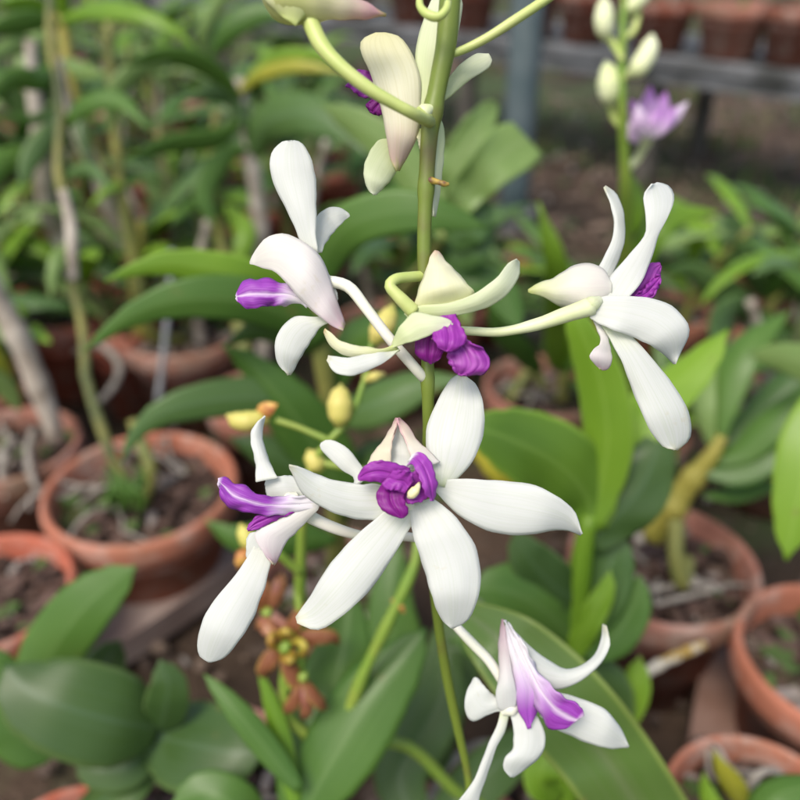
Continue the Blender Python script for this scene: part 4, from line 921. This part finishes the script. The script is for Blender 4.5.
pt(fl, [(418, 470), (411, 456), (404, 440), (399, 428), (397, 418)], [(440, 462), (428, 450), (418, 442), (409, 428), (399, 418)], 'hoodA', [a-.001, a+.001, a+.003, a+.0065], name='sepal', tilt=2.5, cup=.8)
lp = pt(fl, [(406, 490), (394, 486), (382, 482), (368, 481), (358, 480)], [(410, 468), (398, 464), (386, 461), (375, 461), (364, 467), (358, 477)], 'lip', [a-.003, a-.0055, a-.006, a-.004], name='lip', cup=[0, .8, .5], ruf=.9, seed=7)
pt(fl, [(404, 470), (410, 464), (416, 470), (421, 482), (425, 493), (431, 501)], [(412, 455), (420, 452), (428, 460), (434, 472), (437, 486), (433, 501)], 'lipc', [a-.002, a-.006, a-.007, a-.005], name='lip', tilt=[0, 2, 2], cup=[0, .8, .5], ruf=.5, seed=8)
pt(fl, [(384, 482), (379, 488), (376, 496), (379, 506), (388, 513), (400, 518)], [(404, 484), (404, 492), (405, 500), (407, 508), (407, 514), (403, 518)], 'lipd', [a-.004, a-.006, a-.0075, a-.007], name='lip', cup=[0, 1, .6], ruf=.6, seed=9)
pt(fl, [(382, 484), (388, 490), (396, 490), (404, 494)], [(394, 470), (402, 470), (410, 472), (414, 480)], 'lip', [a-.0065, a-.008, a-.0075], name='lip', tilt=-1, cup=-1, ruf=1, seed=3)
pt(fl, [(404, 498), (408, 503), (414, 504), (420, 503), (427, 498)], [(404, 484), (408, 476), (414, 472), (420, 473), (427, 484)], 'lip', [a-.0035, a-.005, a-.004], name='lip', cup=-1, ruf=.3)
bud(fl, [(409, 497, a-.006), (413, 493, a-.0075), (417, 488, a-.0075), (419, 483, a-.006)], [2.5, 5, 5, 3, 1.5], 'anther', name='column')
ped(fl, [(430, 552, sd(552)), (424, 534, .222), (414, 512, .2165), (408, 500, .2145)], [4, 4, 5])

# B: lower left bloom, side view
a = .224
fl = flower(290, 500, a + .002, 8, 'pedw')
pt(fl, [(256, 482), (256, 465), (253, 450), (251, 436), (256, 424), (265, 416)], [(278, 478), (270, 464), (265, 450), (262, 436), (263, 424), (265, 416)], 'petalw', [a, a+.002, a+.005, a+.008], tilt=[0, 2], cup=1.5, seed=11)
pt(fl, [(300, 478), (288, 476), (276, 476), (268, 478), (265, 484)], [(304, 500), (292, 500), (280, 500), (270, 498), (266, 492)], 'petalw', [a+.003, a+.002, a+.004], name='sepal', cup=1.5)
pt(fl, [(304, 486), (340, 482), (358, 484), (366, 474), (356, 458), (342, 444), (328, 440), (321, 443)], [(306, 496), (336, 494), (352, 488), (354, 478), (342, 470), (330, 458), (322, 450), (320, 445)], 'petalw', [a+.003, a+.006, a+.009, a+.012], cup=1.5, name='petal')
pt(fl, [(318, 496), (296, 496), (276, 496), (260, 494), (240, 484), (228, 480), (218, 479)], [(316, 510), (300, 512), (284, 514), (262, 514), (242, 510), (226, 505), (218, 484)], 'lips', [a-.002, a-.005, a-.007, a-.006], name='lip', tilt=[0, -2, -2], cup=[2, 3, 1], ruf=3, wig=5, seed=12)
pt(fl, [(300, 504), (284, 508), (268, 512), (254, 518), (247, 529)], [(302, 510), (292, 514), (280, 518), (264, 526), (248, 531)], 'lip', [a-.003, a-.004, a-.005], name='lip', cup=1, ruf=1.2)
pt(fl, [(322, 500), (306, 505), (290, 514), (270, 524), (256, 530), (256, 540), (264, 554), (273, 564)], [(318, 510), (308, 520), (298, 530), (288, 540), (282, 550), (278, 558), (276, 562), (274, 565)], 'blush', [a-.002, a-.003, a-.004, a-.002], name='sepal', tilt=[0, 2, 3], cup=[1, 2, 1], ruf=.6)
pt(fl, [(262, 530), (250, 534), (246, 544), (247, 558), (252, 566)], [(282, 540), (276, 546), (270, 556), (262, 566), (254, 568)], 'petalw', [a, a+.001, a+.002], name='petal', cup=1)
pt(fl, [(254, 546), (246, 560), (228, 584), (209, 608), (199, 634), (199, 654), (209, 662)], [(272, 552), (270, 568), (264, 590), (254, 616), (240, 640), (226, 656), (211, 662)], 'petalw', [a+.001, a-.001, a-.002, a+.003], name='petal', cup=[0, 2.5, 2], ruf=.6, seed=13)
pt(fl, [(254, 492), (246, 492), (240, 494)], [(254, 500), (246, 500), (240, 498)], 'petalw', [a, a+.001, a+.001], name='petal')
ped(fl, [(428, 540, .235), (400, 536, .236), (370, 537, .234), (340, 530, .230), (312, 518, .227), (300, 508, .226)], [4, 5, 5, 6, 7])

# C: upper left bloom, side view
a = .219
fl = flower(322, 282, a + .003, 8, 'pedw')
pt(fl, [(304, 250), (292, 220), (279, 194), (271, 174), (272, 154), (282, 142), (292, 141)], [(318, 252), (316, 232), (316, 206), (316, 182), (311, 158), (302, 144), (294, 141)], 'petalw', [a+.001, a, a+.001, a+.004], name='petal', tilt=[-1, 1], cup=[0, 2, 1.5], ruf=.5, seed=21)
pt(fl, [(314, 254), (315, 238), (316, 218), (326, 209), (338, 208), (349, 214)], [(322, 252), (326, 242), (335, 231), (344, 222), (350, 216)], 'petalw', [a+.004, a+.006, a+.009, a+.012], name='petal', cup=1.5, seed=22)
pt(fl, [(250, 262), (256, 250), (267, 238), (284, 234), (302, 241), (316, 252), (325, 266), (331, 284), (338, 304), (345, 324)], [(250, 264), (262, 268), (275, 272), (288, 284), (302, 300), (315, 313), (326, 322), (336, 328), (343, 331)], 'blush', [a+.003, a-.002, a-.004, a-.002, a+.001], name='sepal', tilt=[0, -1, -2], cup=[1, 3, 2], ruf=.6, seed=23)
pt(fl, [(312, 302), (292, 286), (272, 280), (256, 279), (247, 281), (240, 288), (236, 296)], [(306, 308), (298, 303), (284, 304), (271, 308), (254, 308), (242, 306), (236, 298)], 'lips', [a+.002, a, a-.001, a], name='lip', tilt=-1, cup=[2, 3, 1], ruf=3, wig=4.5, seed=24)
pt(fl, [(328, 316), (312, 317), (294, 317), (281, 329), (275, 348), (280, 366), (288, 375)], [(330, 322), (320, 328), (312, 340), (304, 352), (296, 366), (290, 375)], 'petal', [a+.002, a+.003, a+.003, a+.006], name='petal', tilt=[0, 2], cup=[0, 1.5, 1], ruf=.5, seed=25)
pt(fl, [(326, 290), (334, 288), (338, 294), (336, 304)], [(326, 304), (330, 308), (333, 309), (335, 306)], 'petalw', [a+.003, a+.004, a+.004], name='petal')
ped(fl, [(426, 380, sd(376)), (415, 368, .221), (389, 338, .219), (366, 308, .219), (350, 288, .221), (334, 282, .222), (322, 282, .222)], [5.5, 5.5, 5.5, 5.5, 6, 6])

# D: centre bloom facing down and away
a = .213
fl = flower(430, 320, a + .003, 6, 'pedicel')
pt(fl, [(408, 312), (416, 300), (420, 286), (426, 272), (430, 258), (435, 250)], [(470, 300), (474, 292), (466, 283), (456, 272), (446, 262), (439, 252)], 'creamD', [a, a-.003, a-.001, a+.004], name='sepal', tilt=[-1, 1], cup=[3, 4, 2], seed=31)
pt(fl, [(404, 314), (420, 306), (445, 304), (466, 298), (480, 290), (496, 278), (508, 264), (517, 259)], [(412, 322), (430, 317), (448, 316), (468, 313), (488, 307), (506, 295), (518, 277), (519, 262)], 'green_cream', [a, a-.002, a-.002, a-.003, a+.003], name='petal', tilt=[0, 2, 3], cup=[0, 1.5, 2], ruf=.5, seed=32)
pt(fl, [(392, 346), (398, 330), (406, 320), (414, 313), (430, 315), (444, 318), (453, 323)], [(392, 348), (404, 344), (416, 341), (428, 336), (438, 331), (447, 327), (453, 325)], 'green_cream', [a, a-.004, a-.005, a-.004], name='petal', tilt=-1, cup=[1, 1.5, .5], ruf=.5, seed=33)
pt(fl, [(396, 344), (383, 349), (370, 348), (356, 346), (342, 342), (332, 334), (325, 328)], [(398, 350), (386, 353), (370, 356), (354, 357), (340, 353), (329, 344), (324, 332)], 'cream', [a, a-.002, a-.001, a+.004], name='petal', tilt=1, cup=1.5, seed=34)
pt(fl, [(396, 346), (384, 350), (369, 354), (350, 358), (338, 357), (328, 356)], [(400, 350), (390, 358), (378, 366), (364, 372), (348, 376), (334, 372), (327, 360)], 'petal', [a+.001, a-.003, a-.004, a-.001], name='petal', tilt=-1.5, cup=[.5, 1.5, 1], seed=35)
pt(fl, [(436, 322), (424, 332), (415, 338), (415, 348), (419, 358), (430, 363)], [(452, 322), (448, 336), (446, 345), (444, 352), (438, 360), (431, 364)], 'lipd', [a, a-.001, a, a+.002], name='lip', cup=[0, 2, 1], ruf=1.4, seed=36)
pt(fl, [(446, 330), (446, 345), (446, 356), (452, 368), (458, 375)], [(456, 326), (464, 338), (476, 345), (486, 352), (491, 366), (482, 374), (462, 376)], 'lipf', [a-.001, a-.003, a-.004, a-.002], name='lip', tilt=-1, cup=[0, 1.2, 1], ruf=3, wig=5, seed=37)
pt(fl, [(440, 316), (434, 324), (432, 334), (436, 344), (444, 351)], [(456, 314), (461, 326), (466, 338), (460, 348), (448, 352)], 'lip', [a-.002, a-.005, a-.007, a-.006], name='lip', cup=[.5, 1.6, 1], ruf=1.2, seed=38)
bud(fl, [(430, 332, a+.001), (430, 340, a)], [3, 5, 3], 'anther', name='column')
ped(fl, [(424, 276, sd(276)), (410, 277, .216), (396, 279, .213), (390, 286, .212), (400, 298, .212), (414, 312, .213)], [5.5, 5.5, 5.5, 6, 7, 7.5], 'pedg')

# E: right bloom, back view
a = .222
fl = flower(592, 304, a - .001, 8, 'green_cream')
pt(fl, [(528, 290), (540, 283), (554, 278), (570, 268), (584, 264), (602, 268), (612, 284)], [(528, 292), (545, 297), (556, 304), (572, 310), (588, 314), (602, 308), (612, 292)], 'sac', [a+.004, a+.001, a-.001, a], name='sepal', cup=[2, 6, 4], seed=41)
fl.children[-1].data.materials[0] = M['sac']
pt(fl, [(590, 296), (592, 280), (604, 258), (613, 236), (614, 218), (609, 200), (604, 187)], [(606, 300), (610, 282), (618, 260), (624, 242), (624, 218), (617, 196), (605, 186)], 'petal', [a+.002, a+.004, a+.008, a+.012], name='sepal', tilt=[0, 3, 4], cup=1.5, seed=42)
pt(fl, [(596, 304), (608, 280), (627, 257), (645, 235), (645, 210), (644, 194), (652, 184)], [(626, 300), (640, 284), (650, 262), (658, 236), (670, 212), (674, 197), (668, 186), (657, 183)], 'petalw', [a, a+.001, a+.001, a+.005], name='petal', tilt=[-1, 0, 5], cup=[.5, 1, 2], ruf=.5, seed=43)
pt(fl, [(616, 300), (630, 290), (640, 278), (648, 264), (660, 263)], [(626, 304), (640, 302), (650, 298), (658, 286), (661, 266)], 'lipf', [a+.003, a+.005, a+.008], name='lip', cup=[0, 2], ruf=3, seed=44)
pt(fl, [(634, 296), (644, 288), (652, 278), (660, 274)], [(636, 300), (648, 298), (658, 288), (661, 280)], 'lip', [a+.002, a+.004, a+.005], name='lip', ruf=3, seed=47)
pt(fl, [(588, 302), (606, 296), (630, 296), (652, 299), (672, 307), (686, 322), (688, 336), (680, 352), (676, 364)], [(590, 318), (600, 324), (614, 330), (631, 337), (650, 345), (662, 353), (670, 360), (674, 364)], 'petalw', [a-.001, a-.003, a-.003, a+.003], name='petal', tilt=[0, -1, 2], cup=[0, 2, 3], ruf=.9, seed=45)
pt(fl, [(600, 322), (609, 338), (620, 358), (634, 394), (649, 428), (662, 445), (674, 450)], [(616, 328), (632, 337), (660, 368), (680, 396), (690, 418), (689, 438), (677, 450)], 'petal', [a, a-.001, a-.001, a+.003], name='petal', tilt=[0, 1, 2], cup=[0, 2, 2], ruf=.6, seed=46)
pt(fl, [(592, 318), (601, 340), (592, 350), (590, 358), (600, 369)], [(604, 322), (609, 344), (612, 358), (608, 368), (602, 370)], 'blush', [a+.001, a, a+.001, a+.004], name='petal', tilt=1, cup=1)
ped(fl, [(427, 330, sd(330)), (445, 330, .2225), (470, 331, .222), (500, 332, .222), (535, 325, .221), (565, 315, .2205), (592, 306, .221)], [4.5, 4.5, 4.5, 5, 6.5, 8, 9.5], 'pedicel')

# F: bottom bloom
a = .246
fl = flower(510, 708, a + .002, 8, 'pedw')
pt(fl, [(510, 626), (530, 646), (548, 660), (566, 669), (584, 664), (597, 652), (602, 636), (603, 624)], [(512, 640), (524, 664), (538, 688), (560, 689), (580, 681), (600, 664), (610, 645), (606, 626)], 'petal', [a+.002, a+.001, a+.002, a+.008], name='sepal', tilt=[0, -2, -3], cup=[1, 2, 1.5], ruf=.6, seed=51)
pt(fl, [(536, 690), (556, 692), (582, 699), (606, 711), (620, 728), (629, 746)], [(540, 716), (552, 726), (566, 733), (586, 742), (608, 748), (628, 747)], 'petalw', [a+.004, a+.003, a+.003, a+.008], name='petal', tilt=1, cup=[0, 2, 1], ruf=.8, seed=52)
pt(fl, [(506, 620), (506, 645), (510, 668), (514, 690), (518, 708), (528, 729)], [(504, 620), (518, 642), (534, 668), (544, 686), (540, 700), (531, 728)], 'lipw', [a+.001, a-.002, a-.003, a-.001], name='lip', tilt=-1, cup=[1, 3, 1], ruf=1, seed=53)
pt(fl, [(508, 622), (520, 660), (530, 690), (540, 712), (548, 727), (562, 730), (572, 724)], [(511, 626), (534, 662), (548, 684), (562, 696), (574, 700), (582, 708), (584, 716)], 'lips2', [a, a-.003, a-.006, a-.005], name='lip', tilt=-2, cup=[1, 3, 1], ruf=3, wig=6, seed=54)
pt(fl, [(502, 619), (499, 645), (499, 672), (496, 695), (498, 708), (508, 712)], [(503, 619), (508, 642), (511, 666), (516, 690), (516, 704), (510, 712)], 'blush', [a+.002, a-.001, a-.003, a], name='sepal', tilt=-1, cup=[1, 2, 2])
fl.children[-1].data.materials[0] = M['tipblush']
pt(fl, [(508, 700), (497, 698), (490, 692), (484, 685), (475, 677)], [(508, 714), (498, 711), (486, 715), (472, 721), (465, 708), (467, 692), (474, 678)], 'petalw', [a+.001, a+.001, a+.001, a+.003], name='petal', tilt=1, cup=1.5, ruf=.8, seed=55)
pt(fl, [(508, 706), (513, 726), (513, 748), (505, 758), (503, 768), (511, 777)], [(530, 706), (540, 722), (545, 738), (540, 756), (526, 768), (513, 777)], 'petalw', [a+.002, a, a-.001, a+.002], name='sepal', tilt=[0, 2], cup=[0, 2, 1], ruf=1.2, seed=56)
pt(fl, [(502, 706), (497, 726), (488, 746), (479, 768), (470, 786), (456, 804), (440, 830)], [(510, 710), (505, 730), (494, 752), (486, 776), (480, 794), (474, 812), (450, 834)], 'petal', [a+.002, a, a, a+.003], name='petal', tilt=[0, 2], cup=1.5, seed=57)
ped(fl, [(441, 600, sd(600)), (449, 616, .252), (457, 627, .25), (475, 646, .249), (490, 662, .248), (508, 690, .248)], [4, 4.5, 5, 5, 5])

# G: top bloom seen from behind
a = .212
fl = flower(424, 112, a - .003, 8, 'pedicel')
pt(fl, [(362, 50), (362, 40), (375, 33), (388, 33), (400, 39)], [(366, 66), (372, 80), (384, 96), (400, 100), (420, 100)], 'cream', [a+.001, a, a], name='sepal', cup=1) if 0 else None
pt(fl, [(376, 33), (362, 41), (362, 55), (372, 78), (381, 107), (387, 138), (391, 158), (396, 171)], [(386, 33), (401, 38), (412, 54), (419, 72), (421, 100), (419, 130), (409, 152), (399, 171)], 'creamtop', [a+.003, a, a-.001, a-.001, a+.002], name='sepal', tilt=[0, -1, 2], cup=[1, 2.5, 3], ruf=.5, seed=61)
pt(fl, [(418, 116), (417, 92), (416, 68), (417, 46), (424, 20), (434, -4), (444, -14)], [(432, 120), (438, 100), (448, 72), (456, 44), (460, 24), (462, 2), (450, -14)], 'green_cream', [a, a+.001, a+.003, a+.006], name='petal', cup=[0, 2, 1.5], seed=62)
pt(fl, [(434, 98), (444, 86), (453, 74), (464, 62), (476, 55), (489, 54)], [(438, 104), (448, 98), (458, 89), (474, 77), (488, 68), (492, 60)], 'green_cream', [a, a+.002, a+.005], name='petal', cup=1.5, seed=63)
pt(fl, [(386, 90), (374, 74), (364, 70), (357, 71), (355, 76)], [(384, 106), (374, 100), (364, 97), (354, 92), (345, 86)], 'lip', [a+.004, a+.005, a+.006], name='lip', cup=2, ruf=1.8, seed=64)
pt(fl, [(382, 92), (372, 98), (366, 104), (370, 112)], [(388, 98), (386, 106), (382, 114), (374, 114)], 'lipd', [a+.004, a+.004, a+.005], name='lip', cup=1, ruf=1.2)
pt(fl, [(392, 138), (378, 141), (368, 156), (364, 172), (367, 186), (373, 195)], [(400, 156), (398, 168), (392, 178), (385, 186), (375, 195)], 'green_cream', [a+.003, a+.003, a+.004, a+.006], name='petal', tilt=1, cup=1.5, seed=65)
pt(fl, [(430, 110), (430, 140), (431, 170), (432, 196), (433, 216)], [(438, 112), (444, 132), (443, 160), (440, 188), (435, 217)], 'green_cream', [a+.002, a+.003, a+.005], name='petal', tilt=3, cup=1)
pt(fl, [(412, 130), (416, 136), (420, 150)], [(426, 128), (426, 140), (422, 152)], 'cream', [a+.001, a+.001], name='petal')
ped(fl, [(430, 118, sd(118)-.001), (424, 116, .208), (416, 112, .207)], [6, 6, 6], 'pedg')
# H: half-closed bloom at the top edge, its pedicel crosses in front
a = .197
fl = bud(ORC, [(262, -46, a+.003), (274, -22, a), (296, -4, a-.001), (325, 2, a-.001), (352, 8, a), (386, 15, a+.002)], [4, 20, 30, 22, 14, 9, 1.5], 'cream', name='flower', n=30)
M['bloomH'] = petal_mat('closed_bloom', [(0, (.62, .66, .25)), (.45, (.66, .68, .32)), (.7, (.72, .66, .50)), (.9, (.66, .40, .44)), (1, (.50, .45, .15))]); fl.data.materials[0] = M['bloomH']
pt(fl, [(284, 18), (266, 2), (256, -14), (246, -40), (240, -62)], [(296, 26), (310, 6), (306, -20), (290, -46), (250, -64)], 'cream', [a-.004, a-.006, a-.004, a+.004], name='petal', cup=2)
ped(fl, [(430, 122, sd(118)-.003), (414, 114, .1985), (395, 104, .1965), (368, 88, .195), (340, 66, .1945), (322, 46, .195), (312, 26, .196), (308, 14, .197)], [6, 6, 6.5, 7, 7.5, 8.5, 9], 'pedg')
# stub and curl on the stem, right pedicel with its unopened bud beyond the frame
c_ = bud(ORC, [(429, 180, .213), (438, 182, .2115), (445, 184, .211), (449, 184, .211)], [4.5, 3.2, 2.6, 3, 1.6], 'bractm', name='bract')
tube_px('bract', ORC, [(420, -6, .199), (420, 6, .198), (427, 14, .1965), (438, 17, .196), (446, 10, .196), (448, 2, .197)], [3, 4, 5, 4.5, 3.5], M['pedg'])
fl = bud(ORC, [(566, -14, .206), (590, -34, .205), (612, -58, .206), (640, -80, .208)], [8, 22, 22, 12, 2], 'budc', name='flower', n=26)
ped(fl, [(446, 54, sd(54)), (458, 52, .208), (485, 39, .207), (515, 20, .206), (545, 0, .206), (572, -20, .206)], [4, 4.5, 5, 5, 6], 'pedg')
